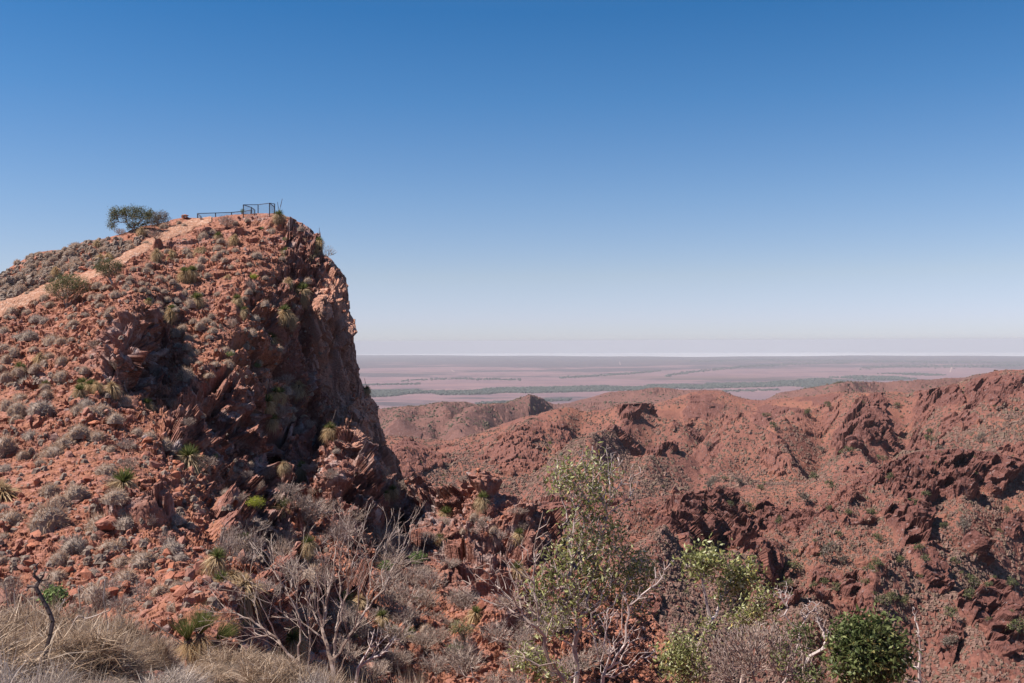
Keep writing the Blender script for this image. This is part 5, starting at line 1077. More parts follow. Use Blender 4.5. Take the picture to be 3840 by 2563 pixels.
# ---------------------------------------------------------------- nearest shrubs and gums
def nbase(u, d):
    p = P3(u, 700, d); p[2] = float(near_z(p[0:1], p[1:2])[0]); return p
def z6l(l, n, lf=0., dd=0): return [zz(Z6, x, y, rx, ry, dd + d2, int(2.1 * (n_ or n)), lf) for x, y, rx, ry, d2, n_ in l]
def limb_tree(name, lab, cat, pos, Z, limbs, K, r_base, r_end, mat, seed, sp=.16, tw=.34, depth=3, jit=.0, dspread=.5, rt=.0022):
    """limbs: polylines in picture coordinates, each grown into a slender limb with forking twigs"""
    r = np.random.default_rng(seed); B = np.array(pos); d0 = B[1]; segs = []; offs = {}
    def twig(p, d, L, rad, dep):
        n = max(2, int(L / .07)); q = p
        for k in range(n):
            d = d + r.normal(size=3) * .13 + np.array([0, 0, .05]); d /= np.linalg.norm(d); nx = q + d * L / n
            r1 = max(rad * (1 - .35 * (k + 1) / n), rt); r0 = max(rad * (1 - .35 * k / n), rt); segs.append((*q, *nx, r0, r1)); q = nx
            if dep > 0 and k > 0 and r.uniform() < .45:
                s_ = d + r.normal(size=3) * .55; s_ /= np.linalg.norm(s_); twig(q, s_, L * r.uniform(.35, .6), rad * .55, dep - 1)
        if dep > 0:
            for sg in (-1, 1):
                a = np.cross(d, r.normal(size=3)); a /= np.linalg.norm(a); s_ = d + a * r.uniform(.25, .5); s_ /= np.linalg.norm(s_); twig(q, s_, L * r.uniform(.5, .75), rad * .68, dep - 1)
    for li, (pts, r0, r1) in enumerate(limbs):
        W = []; dd0 = offs.get(pts[0], 0.); dd1 = dd0 + r.uniform(-dspread, dspread)
        for k, pt in enumerate(pts):
            dd = dd0 + (dd1 - dd0) * k / max(len(pts) - 1, 1); offs.setdefault(pt, dd); W.append(P3(*Z(*pt), d0 + offs[pt]) - B)
        W = np.array(W); ln = np.concatenate([[0], np.cumsum(np.linalg.norm(np.diff(W, axis=0), axis=1))]); n = max(3, int(ln[-1] / .07)); tt = np.linspace(0, ln[-1], n + 1)
        C_ = np.stack([np.interp(tt, ln, W[:, a]) for a in range(3)], 1)
        for _ in range(2): C_[1:-1] = (C_[:-2] + 2 * C_[1:-1] + C_[2:]) / 4
        C_[1:-1] += r.normal(size=(n - 1, 3)) * .008
        for k in range(n):
            a, b_ = C_[k], C_[k + 1]; ra = r0 + (r1 - r0) * k / n; rb = r0 + (r1 - r0) * (k + 1) / n; segs.append((*a, *b_, ra, rb))
            if tt[k] > .25 * ln[-1] and r.uniform() < (tt[1] - tt[0]) / sp:
                d = (b_ - a) / (np.linalg.norm(b_ - a) + 1e-9); s_ = d + r.normal(size=3) * .5 + [0, 0, .15]; s_ /= np.linalg.norm(s_); twig(b_, s_, tw * r.uniform(.5, 1.1), max(rb * .5, rt * 1.3), depth - 1)
        d = C_[-1] - C_[-2]; d /= np.linalg.norm(d); twig(C_[-1], d, tw * .8, max(r1 * .9, rt), depth - 1)
    v, t = tubes(segs, 5); o = link(name, mesh_np(name, v, [t], [mat]), None, tuple(B)); return tag(o, lab, cat)
limb_tree('bare_shrub', 'leafless silvery shrub with slender forking twigs in the centre foreground', 'shrub', nbase(335, 10.5) + [0, 0, -.1], Z6, [
    ([(1105, 1600), (1095, 1400), (1030, 1200), (1010, 1050), (1030, 850), (1080, 650), (1110, 480), (1120, 330)], .027, .006),
    ([(1095, 1400), (1120, 1180), (1150, 1000), (1170, 780), (1165, 560), (1170, 400)], .018, .005), ([(1120, 1180), (1180, 900), (1240, 700), (1280, 480), (1320, 330)], .011, .005),
    ([(1095, 1400), (1200, 1200), (1280, 1090), (1380, 950), (1450, 830), (1560, 700), (1640, 560), (1700, 400), (1740, 320)], .017, .005), ([(1380, 950), (1430, 800), (1440, 560), (1450, 420), (1520, 310)], .008, .004), ([(1280, 1090), (1330, 900), (1340, 700), (1380, 520), (1400, 400)], .008, .004),
    ([(1010, 1050), (960, 900), (980, 700), (940, 560), (1000, 420)], .008, .004), ([(1240, 700), (1220, 560), (1250, 400), (1230, 280)], .006, .003), ([(1560, 700), (1540, 560), (1580, 420)], .006, .003),
    ([(900, 1620), (800, 1420), (620, 1250), (590, 1160), (480, 1080), (340, 1000), (220, 940), (120, 890)], .018, .005), ([(590, 1160), (540, 1020), (490, 960), (440, 880), (420, 800)], .009, .004), ([(480, 1080), (330, 1060), (180, 1020)], .007, .004),
    ([(800, 1420), (760, 1290), (810, 1180), (800, 1000), (750, 880), (700, 740), (630, 640), (570, 570)], .012, .005), ([(800, 1000), (640, 930), (560, 860), (490, 790)], .007, .004), ([(700, 740), (720, 620), (745, 500)], .006, .004), ([(620, 1250), (560, 1240), (430, 1150), (330, 1130)], .006, .003), ([(900, 1620), (860, 1400), (900, 1200), (870, 1050)], .009, .004), ([(1105, 1600), (1180, 1400), (1260, 1260), (1240, 1120)], .008, .004),
    ], T2, 0, 0, M_TWIG, 501)
lobed_tree('fallen_branch', 'pale forked branch reaching right from the bare shrub base', 'branch', (0, 0, 1), z6l([(1650, 1160, 60, 40, 0, 8), (1480, 1150, 60, 140, 0, 10), (1560, 1280, 60, 40, 0, 6)], 8),
    None, M_PALEBARK, .018, 0, 0, 0, 502, rt=.004, maxseg=.15, bf=.8, pos=nbase(345, 10.8), trunk_pts=[(*Z6(1330, 1430), 0), (*Z6(1450, 1340), 0), (*Z6(1560, 1270), 0), (*Z6(1660, 1180), 0)])

def z7(l): return [(453.33 + x / 6.125, 426.67 + y / 6.125, rx / 6.125, ry / 6.125, dd, n, lf) for x, y, rx, ry, dd, n, lf in l]
def z7p(l): return [(*Z7(x, y), dd) for x, y, dd in l]
lobed_tree('gum_tree', 'tall young gum tree with many stems and glossy pale green leaves', 'tree', (0, 0, 1),
    z7([(680, 280, 70, 80, 0, 50, .95), (740, 330, 80, 60, .2, 40, .9), (640, 330, 45, 50, 0, 26, .9), (850, 260, 70, 90, .2, 46, .95), (910, 340, 70, 80, .3, 50, .95), (960, 300, 40, 60, .3, 26, .9), (830, 400, 90, 60, 0, 30, .7), (720, 470, 60, 60, 0, 16, .6), (880, 470, 80, 60, 0, 26, .6), (980, 260, 90, 130, .2, 26, 0), (1080, 330, 70, 120, .2, 24, 0), (1060, 440, 40, 50, .2, 8, .6), (800, 150, 60, 60, 0, 12, .1), (930, 170, 50, 60, .1, 14, 0), (620, 260, 60, 60, 0, 10, 0),
        (800, 600, 120, 80, 0, 30, .5), (760, 540, 70, 60, 0, 26, .8), (840, 500, 90, 50, 0, 24, .8), (800, 660, 110, 60, 0, 26, .8), (1180, 800, 60, 60, .2, 8, .7), (540, 860, 60, 60, -.1, 8, .7), (900, 560, 80, 60, .1, 20, .7), (1020, 640, 60, 60, .2, 12, .8), (900, 650, 120, 90, .2, 40, .9), (720, 730, 90, 60, 0, 30, .85), (860, 760, 140, 80, 0, 50, .9), (980, 740, 90, 80, .3, 40, .9), (1080, 820, 90, 80, .3, 60, .95), (1120, 900, 100, 90, .3, 70, .95), (1200, 890, 50, 40, .2, 14, .9), (640, 810, 90, 70, 0, 40, .9), (760, 880, 120, 80, 0, 50, .9), (900, 900, 120, 80, 0, 60, .95), (1020, 960, 120, 90, .2, 60, .95), (1140, 1060, 80, 90, .2, 46, .95), (600, 920, 90, 70, -.2, 40, .9), (520, 980, 80, 60, -.2, 40, .9), (700, 1000, 120, 80, -.2, 40, .8), (860, 1060, 120, 80, 0, 40, .8), (560, 1100, 90, 80, -.3, 40, .85), (660, 1180, 100, 80, -.3, 44, .85), (560, 1270, 90, 50, -.3, 20, .8), (800, 1200, 120, 80, 0, 24, .5),
        (430, 1420, 60, 40, -.4, 44, 1), (520, 1460, 70, 50, -.4, 44, 1), (600, 1520, 80, 50, -.4, 40, 1), (690, 1540, 60, 40, -.4, 16, .9)]),
    M_LEAF, M_PALEBARK, .040, .085, 4, .09, 511, bf=.5, rt=.0042, kink=.10, maxseg=.2, pos=nbase(576, 15.0) + [0, 0, -.1], trunk_pts=z7p([(760, 1500, 0), (740, 1350, 0), (760, 1180, 0), (790, 1000, 0), (810, 850, 0), (780, 650, 0), (820, 520, .1), (640, 1200, -.2), (570, 1020, -.2), (900, 1280, .1), (960, 1150, .1), (900, 1080, .1)]))
lobed_tree('dead_thicket', 'tangle of bare zigzag grey branches spreading left of the gum tree', 'shrub', (0, 0, 1),
    z7([(60, 960, 60, 60, 0, 14, 0), (180, 900, 90, 60, 0, 22, 0), (300, 830, 80, 70, 0, 18, 0), (330, 980, 100, 80, 0, 34, 0), (420, 900, 90, 80, 0, 30, 0), (250, 1060, 110, 60, 0, 26, 0), (420, 1060, 90, 70, 0, 30, 0), (480, 800, 80, 60, 0, 18, 0), (560, 700, 60, 60, 0, 12, 0), (560, 600, 40, 80, 0, 8, 0), (380, 700, 60, 40, 0, 6, 0), (440, 1180, 110, 70, 0, 34, 0), (300, 1330, 120, 40, 0, 10, 0), (560, 1100, 90, 80, 0, 20, 0), (380, 1400, 90, 50, 0, 12, 0), (60, 1500, 70, 60, -1, 16, 0)]),
    None, M_TWIG, .028, 0, 0, 0, 512, bf=.6, rt=.0042, kink=.14, maxseg=.14, pos=nbase(560, 14.2) + [0, 0, -.1], trunk_pts=z7p([(640, 1500, 0), (560, 1360, 0), (440, 1320, 0)]))
lobed_tree('dead_thicket', 'dense bare grey branches crossing the right side of the gum tree base', 'shrub', (0, 0, 1),
    z7([(900, 1200, 90, 70, 0, 20, 0), (1000, 1130, 90, 60, 0, 24, 0), (1100, 1280, 90, 70, 0, 30, 0), (980, 1340, 100, 70, 0, 34, 0), (1200, 1380, 90, 60, 0, 16, 0), (1000, 1480, 110, 50, 0, 30, 0), (1180, 1020, 70, 40, 0, 8, 0), (1250, 900, 50, 50, 0, 8, 0), (1320, 840, 50, 40, 0, 6, 0), (1270, 970, 60, 40, 0, 6, 0), (1060, 1060, 80, 40, 0, 14, 0)]),
    None, M_PALEBARK, .028, 0, 0, 0, 513, bf=.6, rt=.0042, kink=.14, maxseg=.14, pos=nbase(596, 14.4) + [0, 0, -.1], trunk_pts=z7p([(870, 1450, 0), (1000, 1230, 0), (1120, 1160, 0)]))

K8 = 2349 / 1050 * 3.75
def z8(l): return [(640 + x / K8, 546.67 + y / K8, rx / K8, ry / K8, dd, int(n * (2.4 if lf < .1 else 1.2)) , lf) for x, y, rx, ry, dd, n, lf in l]
def z8p(l): return [(640 + x / K8, 546.67 + y / K8, dd) for x, y, dd in l]
lobed_tree('gum_sapling', 'slender forked gum sapling with two leafy heads right of the tall gum', 'tree', (0, 0, 1),
    z8([(470, 130, 90, 55, 0, 80, 1), (580, 120, 90, 60, 0, 90, 1), (640, 100, 50, 40, 0, 30, 1), (520, 230, 60, 50, 0, 16, .4), (600, 260, 50, 60, 0, 12, .2), (830, 210, 80, 60, .2, 70, 1), (900, 210, 60, 70, .2, 50, 1), (760, 300, 70, 60, .2, 50, .95), (860, 310, 70, 50, .2, 34, .9), (710, 400, 50, 60, .2, 20, .9)]),
    M_LEAF, M_PALEBARK, .026, .07, 4, .09, 521, bf=.35, rt=.004, kink=.12, maxseg=.16, pos=nbase(694, 13.0), trunk_pts=z8p([(500, 830, 0), (550, 700, 0), (590, 620, 0), (570, 520, 0), (550, 420, 0), (530, 320, 0), (640, 580, .1), (740, 500, .2), (830, 400, .2)]))
lobed_tree('gum_bush', 'loose yellow-green gum bush behind the dry thicket', 'bush', (0, 0, 1),
    z8([(1040, 400, 70, 50, 0, 50, 1), (980, 430, 60, 40, 0, 30, 1), (1070, 440, 50, 50, 0, 20, .9), (900, 560, 90, 60, 0, 70, 1), (1000, 540, 90, 60, 0, 50, .9), (870, 640, 70, 50, 0, 40, 1), (740, 620, 80, 50, 0, 30, .9), (1060, 600, 60, 60, 0, 20, .8)]),
    M_LEAF, M_TWIG, .022, .06, 3, .10, 522, bf=.5, rt=.004, maxseg=.16, pos=nbase(740, 14.0))
lobed_tree('gum_bush', 'grey-green leafy bush at the bottom left of the dry thicket', 'bush', (0, 0, 1),
    z8([(350, 830, 80, 50, 0, 60, 1), (300, 890, 90, 60, 0, 70, 1), (420, 870, 90, 60, 0, 60, 1), (260, 950, 70, 60, 0, 50, 1), (380, 980, 120, 70, 0, 80, 1), (560, 680, 50, 50, 0, 30, 1), (330, 1080, 120, 70, 0, 70, 1), (500, 1060, 100, 80, 0, 50, .8)]),
    M_LEAF, M_TWIG, .022, .055, 4, .09, 523, bf=.5, rt=.0035, maxseg=.16, pos=nbase(690, 12.5))
lobed_tree('dry_thicket', 'big pinkish-grey leafless thicket at the bottom right of centre', 'shrub', (0, 0, 1),
    z8([(700, 760, 90, 80, 0, 50, 0), (850, 720, 90, 70, 0, 60, 0), (1000, 700, 90, 70, 0, 60, .02), (1120, 680, 80, 60, 0, 40, 0), (1180, 760, 100, 80, 0, 60, 0), (1060, 800, 130, 80, 0, 90, 0), (900, 850, 130, 80, 0, 90, 0), (760, 880, 120, 80, 0, 80, 0), (640, 900, 90, 90, 0, 50, 0), (1200, 900, 110, 80, 0, 70, 0), (1330, 860, 90, 60, 0, 30, 0), (1050, 960, 150, 80, 0, 90, 0), (850, 1010, 150, 80, 0, 90, 0), (1240, 1010, 120, 80, 0, 60, 0), (1390, 940, 80, 70, 0, 24, 0), (700, 1060, 120, 80, 0, 60, 0), (1380, 1060, 90, 60, 0, 40, 0)]),
    None, M_TWIG, .020, 0, 0, 0, 524, bf=.8, rt=.0032, kink=.12, maxseg=.13, sides=4, pos=nbase(765, 11.5))
lobed_tree('twisted_dead_branch', 'bare crooked branch with forked tips above the dry thicket', 'branch', (0, 0, 1),
    z8([(1220, 400, 60, 100, 0, 14, 0), (1150, 380, 40, 60, 0, 6, 0), (1420, 480, 60, 50, 0, 8, 0), (1400, 560, 60, 60, 0, 8, 0), (1500, 520, 50, 60, 0, 6, 0), (1180, 560, 30, 30, 0, 4, 0)]),
    None, M_PALEBARK, .013, 0, 0, 0, 525, bf=.4, rt=.0035, kink=.16, maxseg=.14, pos=nbase(762, 12.6), trunk_pts=z8p([(1300, 900, 0), (1340, 700, 0), (1270, 650, 0), (1240, 520, 0), (1390, 600, 0)]))
lobed_tree('twisted_dead_branch', 'pale bent branch between the thicket and the round green bush', 'branch', (0, 0, 1),
    z8([(1560, 720, 40, 50, 0, 8, 0), (1500, 600, 60, 50, 0, 8, 0), (1570, 820, 40, 30, 0, 6, 0)]), None, M_PALEBARK, .02, 0, 0, 0, 526, bf=.4, rt=.004, kink=.16, maxseg=.14, pos=nbase(818, 12.2), trunk_pts=z8p([(1420, 920, 0), (1530, 860, 0), (1600, 840, 0), (1560, 760, 0), (1530, 680, 0)]))
lobed_tree('small_green_shrub', 'sprigs of bright green leaves poking through the dry thicket', 'shrub', (0, 0, 1),
    z8([(1330, 690, 50, 20, 0, 26, 1), (1390, 710, 40, 18, 0, 16, 1), (1400, 840, 50, 40, 0, 34, 1), (1180, 900, 40, 30, 0, 22, 1), (1200, 970, 30, 30, 0, 14, 1), (1400, 1100, 80, 40, 0, 60, 1), (1530, 1040, 30, 30, 0, 14, 1), (1280, 740, 40, 20, 0, 12, 1)]),
    M_LEAF2, M_TWIG, .015, .05, 3, .05, 527, bf=.7, rt=.0025, maxseg=.16, pos=nbase(800, 11.0))
lobed_tree('round_green_bush', 'dense rounded bush of glossy deep green leaves at the bottom right', 'bush', (0, 0, 1),
    z8([(1830, 680, 90, 50, 0, 60, 1), (1960, 680, 110, 60, 0, 90, 1), (1740, 760, 90, 60, -.1, 80, 1), (1880, 780, 130, 80, -.1, 140, 1), (2040, 760, 90, 70, 0, 80, 1), (1720, 860, 90, 70, -.1, 80, 1), (1860, 900, 150, 90, -.2, 150, 1), (2040, 880, 110, 90, -.1, 110, 1), (2140, 900, 70, 60, 0, 50, 1), (1760, 980, 110, 80, -.2, 90, 1), (1920, 1020, 150, 80, -.2, 130, 1), (2080, 1000, 110, 80, -.1, 90, 1), (1850, 1110, 160, 60, -.1, 90, 1), (1990, 640, 50, 30, 0, 16, 1), (1800, 620, 40, 30, 0, 8, 1), (2020, 1110, 100, 50, 0, 50, 1), (1900, 820, 290, 230, 0, 60, 1), (2000, 620, 60, 30, 0, 8, 1), (1700, 700, 60, 50, 0, 10, 1), (2160, 860, 60, 60, 0, 14, 1), (1760, 690, 130, 60, 0, 14, 0), (2160, 1000, 60, 120, 0, 10, 0), (1640, 900, 50, 120, 0, 12, 0), (1640, 980, 50, 80, 0, 10, 1), (2200, 960, 40, 50, 0, 8, 1)]),
    M_LEAF2, M_DARKBARK, .025, .082, 3, .08, 528, bf=.6, rt=.0035, maxseg=.2, pos=nbase(872, 11.5))
lobed_tree('dead_sapling', 'thin bare crooked sapling at the right of the round green bush', 'tree', (0, 0, 1),
    z8([(2300, 560, 20, 60, 0, 4, 0), (2240, 960, 30, 80, 0, 5, 0), (2330, 700, 20, 60, 0, 3, 0), (2200, 1060, 40, 60, 0, 5, 0), (2360, 880, 20, 50, 0, 4, 0)]), None, M_PALEBARK, .022, 0, 0, 0, 529, bf=.3, rt=.0035, kink=.14, maxseg=.16, pos=nbase(921, 12.0), trunk_pts=z8p([(2350, 1150, 0), (2340, 1020, 0), (2285, 900, 0), (2300, 860, 0), (2345, 760, 0), (2320, 640, 0)]))
K9 = 2349 / 640 * 3.75
def z9(l): return [(x / K9, 573.33 + y / K9, rx / K9, ry / K9, dd, n, lf) for x, y, rx, ry, dd, n, lf in l]
lobed_tree('dark_bent_stem', 'dark S-curved dead stem rising from the left foreground spinifex', 'branch', (0, 0, 1),
    z9([(480, -60, 60, 120, 0, 8, 0), (620, 60, 60, 120, 0, 8, 0), (400, 200, 60, 60, 0, 5, 0), (500, 60, 50, 80, 0, 6, 0)]), None, M_DARKBARK, .012, 0, 0, 0, 531, bf=.3, rt=.0035, kink=.02, maxseg=.06, pos=P3(580 / K9, 573.33 + 1230 / K9, 5.7),
    trunk_pts=[(x / K9, 573.33 + y / K9, 0) for x, y in [(640, 1020), (690, 840), (725, 660), (690, 560), (650, 470), (600, 390), (540, 280), (490, 190)]])
lobed_tree('dead_branch', 'long thin bare branch lying over the spinifex beside the hollow mound', 'branch', (0, 0, 1),
    z9([(1500, 480, 30, 30, 0, 4, 0), (1120, 600, 40, 30, 0, 4, 0)]), None, M_TWIG, .006, 0, 0, 0, 532, bf=.3, rt=.003, kink=.05, maxseg=.1, pos=P3(900 / K9, 573.33 + 690 / K9, 7.4),
    trunk_pts=[(x / K9, 573.33 + y / K9, 0) for x, y in [(1050, 620), (1200, 620), (1330, 580), (1420, 540)]])
lobed_tree('green_wisp', 'small feathery green shrub behind the left spinifex', 'shrub', (0, 0, 1),
    z9([(700, 330, 80, 50, 0, 50, 1), (790, 320, 70, 50, 0, 50, 1), (760, 400, 60, 40, 0, 24, .7)]), M_FRESH, M_TWIG, .012, .05, 10, .035, 533, bf=.8, rt=.003, maxseg=.2, pos=P3(770 / K9, 573.33 + 760 / K9, 10.0))
for k, (x0, y0, x1, y1) in enumerate([(870, 660, 780, 460), (880, 600, 880, 340), (1090, 560, 1090, 200), (340, 600, 320, 420), (1480, 420, 1440, 60), (780, 760, 770, 470), (110, 420, 60, 150), (160, 420, 190, 240)]):
    lobed_tree('dry_stalk', ['short white dead stalk behind the bent stem', 'white forked dead stalk right of the green wisp', 'thin upright brown stalk right of the green wisp', 'short dark stalk left of the bent stem', 'thin brown stalk above the hollow mound', 'fine stalk under the green wisp', 'leaning dry stalk at the far left', 'dry twig stalk right of the leaning one at far left'][k], 'stalk', (0, 0, 1),
        z9([(x1, y1, 16, 50, 0, 4, 0)]), None, [M_PALEBARK, M_PALEBARK, M_TWIG, M_DARKBARK, M_TWIG, M_TWIG, M_TWIG, M_TWIG][k], .005, 0, 0, 0, 540 + k, bf=.3, rt=.003, kink=.1, maxseg=.12, pos=P3(x0 / K9, 573.33 + (y0 + 120) / K9, 8.2))
# ---------------------------------------------------------------- loose stones and boulders
def rock_proto(seed, sub=1):
    import bmesh
    bm = bmesh.new(); bmesh.ops.create_icosphere(bm, subdivisions=sub, radius=1)
    V = np.array([v.co[:] for v in bm.verts]); T = np.array([[v.index for v in f.verts] for f in bm.faces]); bm.free()
    r = np.random.default_rng(seed)
    for _ in range(7):                      # cut flat facets
        n = r.normal(size=3); n /= np.linalg.norm(n); c = r.uniform(.45, .8); s = V @ n
        V = np.where((s > c)[:, None], V - n * (s - c)[:, None], V)
    V *= [1, r.uniform(.6, .95), r.uniform(.45, .8)]
    V += (.08 if sub < 3 else .22) * V * (fbm(V + seed, .6, 4, seed, .65)[:, None] - .5) + (0 if sub < 3 else .16) * V * block(V + 3 * seed, .45, seed, 1.4)[:, None]
    return V, T
def mat_stone(name, tint=False):
    b = NB(name); g = b.n('ShaderNodeNewGeometry'); r = g.outputs['Random Per Island']
    if tint: r = b.n('ShaderNodeObjectInfo').outputs['Random']
    p = b.pos()
    col = b.cramp(r, [(0, (.24, .085, .055)), (.35, (.40, .15, .085)), (.62, (.30, .13, .095)), (.88, (.33, .17, .13)), (1, (.28, .22, .205))])
    col = b.mix(b.math('MULTIPLY', b.ramp(b.noise(p, 6, 5, .7), .45, .65), .5), col, (.22, .10, .075))
    return b.finish(col, .9, b.bump(b.noise(p, 9, 5, .7), .6, .06))
M_STONE = mat_stone('loose_stone'); M_BOULD = mat_stone('boulder_stone', True)
def scatter_rocks():
    protos = [rock_proto(k, 1) for k in range(6)]; r = np.random.default_rng(77)
    us = []; vs = []
    N = 42000
    u = r.uniform(-20, 690, N); v = 215 + 480 * r.uniform(0, 1, N) ** .8
    Vs = []; Ts = []; off = 0; groups = [[] for _ in protos]
    ca_ = np.clip(np.searchsorted(HU, u), 0, len(HU) - 1); dn = sstep(.35, .6, fbm(P3(u, v, np.interp(v, [215, 700], [110, 25])), 5, 3, 66))
    for k_, (a, b_) in enumerate(zip(u, v)):
        sv = np.interp(a, HU, HSV)
        if b_ < sv + 2: continue
        c = min(int(np.searchsorted(HU, a)), len(HU) - 1); rr = min(int(np.searchsorted(HV[:, c], b_)), len(HV) - 1)
        if HTRACK[rr, c] > .1: 
            if r.uniform() < .93: continue
        if HN[rr, c, 2] < .25: continue
        if r.uniform() > .25 + 1.3 * dn[k_]: continue
        s = (.8 + r.pareto(1.9) * .8) / F * HD[rr, c]; s = min(s, .34)
        groups[r.integers(len(protos))].append((*HG[rr, c], s))
    for (V, T), g in zip(protos, groups):
        g = np.array(g); n = len(g)
        q = r.normal(size=(n, 4)); q /= np.linalg.norm(q, axis=1, keepdims=True); w_, x, y, z = q.T
        R = np.stack([1 - 2 * (y * y + z * z), 2 * (x * y - z * w_), 2 * (x * z + y * w_), 2 * (x * y + z * w_), 1 - 2 * (x * x + z * z), 2 * (y * z - x * w_), 2 * (x * z - y * w_), 2 * (y * z + x * w_), 1 - 2 * (x * x + y * y)], -1).reshape(n, 3, 3)
        W = np.einsum('nij,vj->nvi', R, V) * g[:, 3][:, None, None] + g[:, None, :3] + np.array([0, 0, .25])[None, None] * g[:, 3][:, None, None]
        Vs.append(W.reshape(-1, 3)); Ts.append((T[None] + (np.arange(n) * len(V))[:, None, None] + off).reshape(-1, 3)); off += n * len(V)
    tag(link('loose_stones', mesh_np('loose_stones', np.concatenate(Vs), [np.concatenate(Ts)], [M_STONE])), 'broken red stones strewn over the slopes', kind='stuff')
    # pebbles on the nearest ground
    V, T = protos[0]; n = 2600; x = r.uniform(-7, 3, n); y = r.uniform(3.5, 13, n); s = r.uniform(.015, .05, n) * r.uniform(.6, 1.8, n)
    g = np.stack([x, y, near_z(x, y) + .0], -1); a = r.uniform(0, 6.28, n); ca, sa = np.cos(a), np.sin(a)
    W = np.stack([V[None, :, 0] * ca[:, None] - V[None, :, 1] * sa[:, None], V[None, :, 0] * sa[:, None] + V[None, :, 1] * ca[:, None], np.broadcast_to(V[None, :, 2], (n, len(V)))], -1) * s[:, None, None] + g[:, None]
    tag(link('pebbles', mesh_np('pebbles', W.reshape(-1, 3), [(T[None] + (np.arange(n) * len(V))[:, None, None]).reshape(-1, 3)], [M_STONE])), 'small red pebbles between the foreground spinifex', kind='stuff')
scatter_rocks()
BL = [rock_proto(20 + k, 4) for k in range(4)]; BM = [mesh_np('boulder', v, [t], [M_BOULD]) for v, t in BL]
for (Z, x, y, wp, k, hz, lab) in [(Z1, 765, 770, 90, 0, 1.3, 'upright orange boulder above the small round tree'), (Z1, 835, 545, 70, 1, 1.0, 'dark red boulder on the left skyline'), (Z1, 2025, 345, 40, 2, 1.2, 'rounded orange boulder beside the hilltop shrub'), (Z1, 980, 475, 20, 3, 1.6, 'small upright stone on the skyline left of the umbrella tree'),
    (Z3, 575, 665, 110, 1, .8, 'orange flat-topped boulder among the hummocks'), (Z3, 860, 755, 120, 2, .6, 'low red slab below the pair of large hummocks'), (Z3, 805, 1290, 150, 3, .7, 'broad red slab left of the sprawling grass tree'), (Z3, 920, 1385, 120, 0, .9, 'square red boulder below the broad slab'), (Z3, 700, 910, 80, 1, .8, 'red stones block at the foot of the tall hummock'),
    (Z5, 1010, 110, 270, 2, .8, 'big tilted grey lichen-covered rock slab'), (Z5, 200, 430, 75, 0, .9, 'dark red cube-like rock on the gravel'), (Z5, 700, 290, 140, 1, .5, 'flat brown rock on the gravel'), (Z5, 520, 260, 100, 3, .8, 'reddish rock just below the big bluish hummock'), (Z5, 320, 300, 140, 2, .5, 'long dark red slab on the gravel'), (Z5, 1170, 590, 160, 0, .7, 'pinkish angular boulder above the brown scrub'), (Z5, 1490, 460, 130, 1, .8, 'dark boulder below the pale spinifex'), (Z5, 610, 560, 90, 3, .5, 'purple-grey flat stone on the red gravel'), (Z5, 1820, 350, 120, 0, .9, 'lichen-spotted boulder left of the tall stalk'), (Z5, 1680, 590, 170, 2, .8, 'dark red boulder on the shelf rim'), (Z5, 1830, 640, 140, 3, .9, 'angular red boulder on the shelf rim right of the dark one'), (Z5, 680, 860, 90, 1, .7, 'orange rock just above the foreground spinifex'), (Z5, 1000, 390, 100, 0, .8, 'brown boulder in the middle of the gravel slope'), (Z5, 1080, 450, 90, 3, .8, 'bluish boulder right below the brown one'),
    (Z6, 980, 590, 60, 1, 1, 'small orange boulder behind the bare shrub'), (Z6, 860, 720, 140, 2, .8, 'rounded rock ledge behind the bare shrub'), (Z6, 1650, 1300, 180, 0, .8, 'dark boulder at the bottom centre'), (Z6, 1450, 1440, 150, 3, .7, 'orange boulder at the bottom centre left')]:
    u, v = Z(x, y); p, d, rk = head_at(u, v); s = wp / 9.176 / F * d * .5
    place('boulder', BM[k], p + np.array([0, 0, s * .15]), s, lab, 'boulder', 'boulders on the slopes', hz=hz, tilt=.2)
for (u, d, v, s, lab) in [(108, 6.3, 692, .10, 'small orange stone at the bottom edge between mounds'), (150, 6.9, 690, .13, 'flat pale red stone at the bottom left of the grass tree'), (136, 6.5, 700, .09, 'wedge-shaped orange stone on the bare patch')]:
    p = P3(u, v, d); p[2] = float(near_z(p[0:1], p[1:2])[0]) + .02; place('boulder', BM[1], p, s, lab, 'stone', 'boulders on the slopes')

# cairn of stacked stones on the hilltop
def cairn():
    p = head_at(*Z1(1700, 292))[0]; e = bpy.data.objects.new('cairn', None); C.objects.link(e); e.location = tuple(p); tag(e, 'squat stacked stone cairn on the skyline left of the fence', 'cairn')
    r = np.random.default_rng(8)
    for lev, (z, R_, n) in enumerate([(.10, .26, 6), (.36, .24, 5)]):
        for k in range(n):
            a = 6.283 * k / n + lev * .5; s = r.uniform(.19, .25); V, T = BL[int(r.integers(4))]
            o = link('stone', mesh_np('stone', V * [s, s, s * 1.1], [T], [M_BOULD]), e, (R_ * math.cos(a), R_ * math.sin(a), z)); o.rotation_euler = (0, 0, a + r.uniform(-.3, .3))
    for k in range(2):
        V, T = BL[k]; s = .26; link('stone', mesh_np('stone', V * s, [T], [M_BOULD]), e, (0, 0, .14 + .26 * k))
cairn()

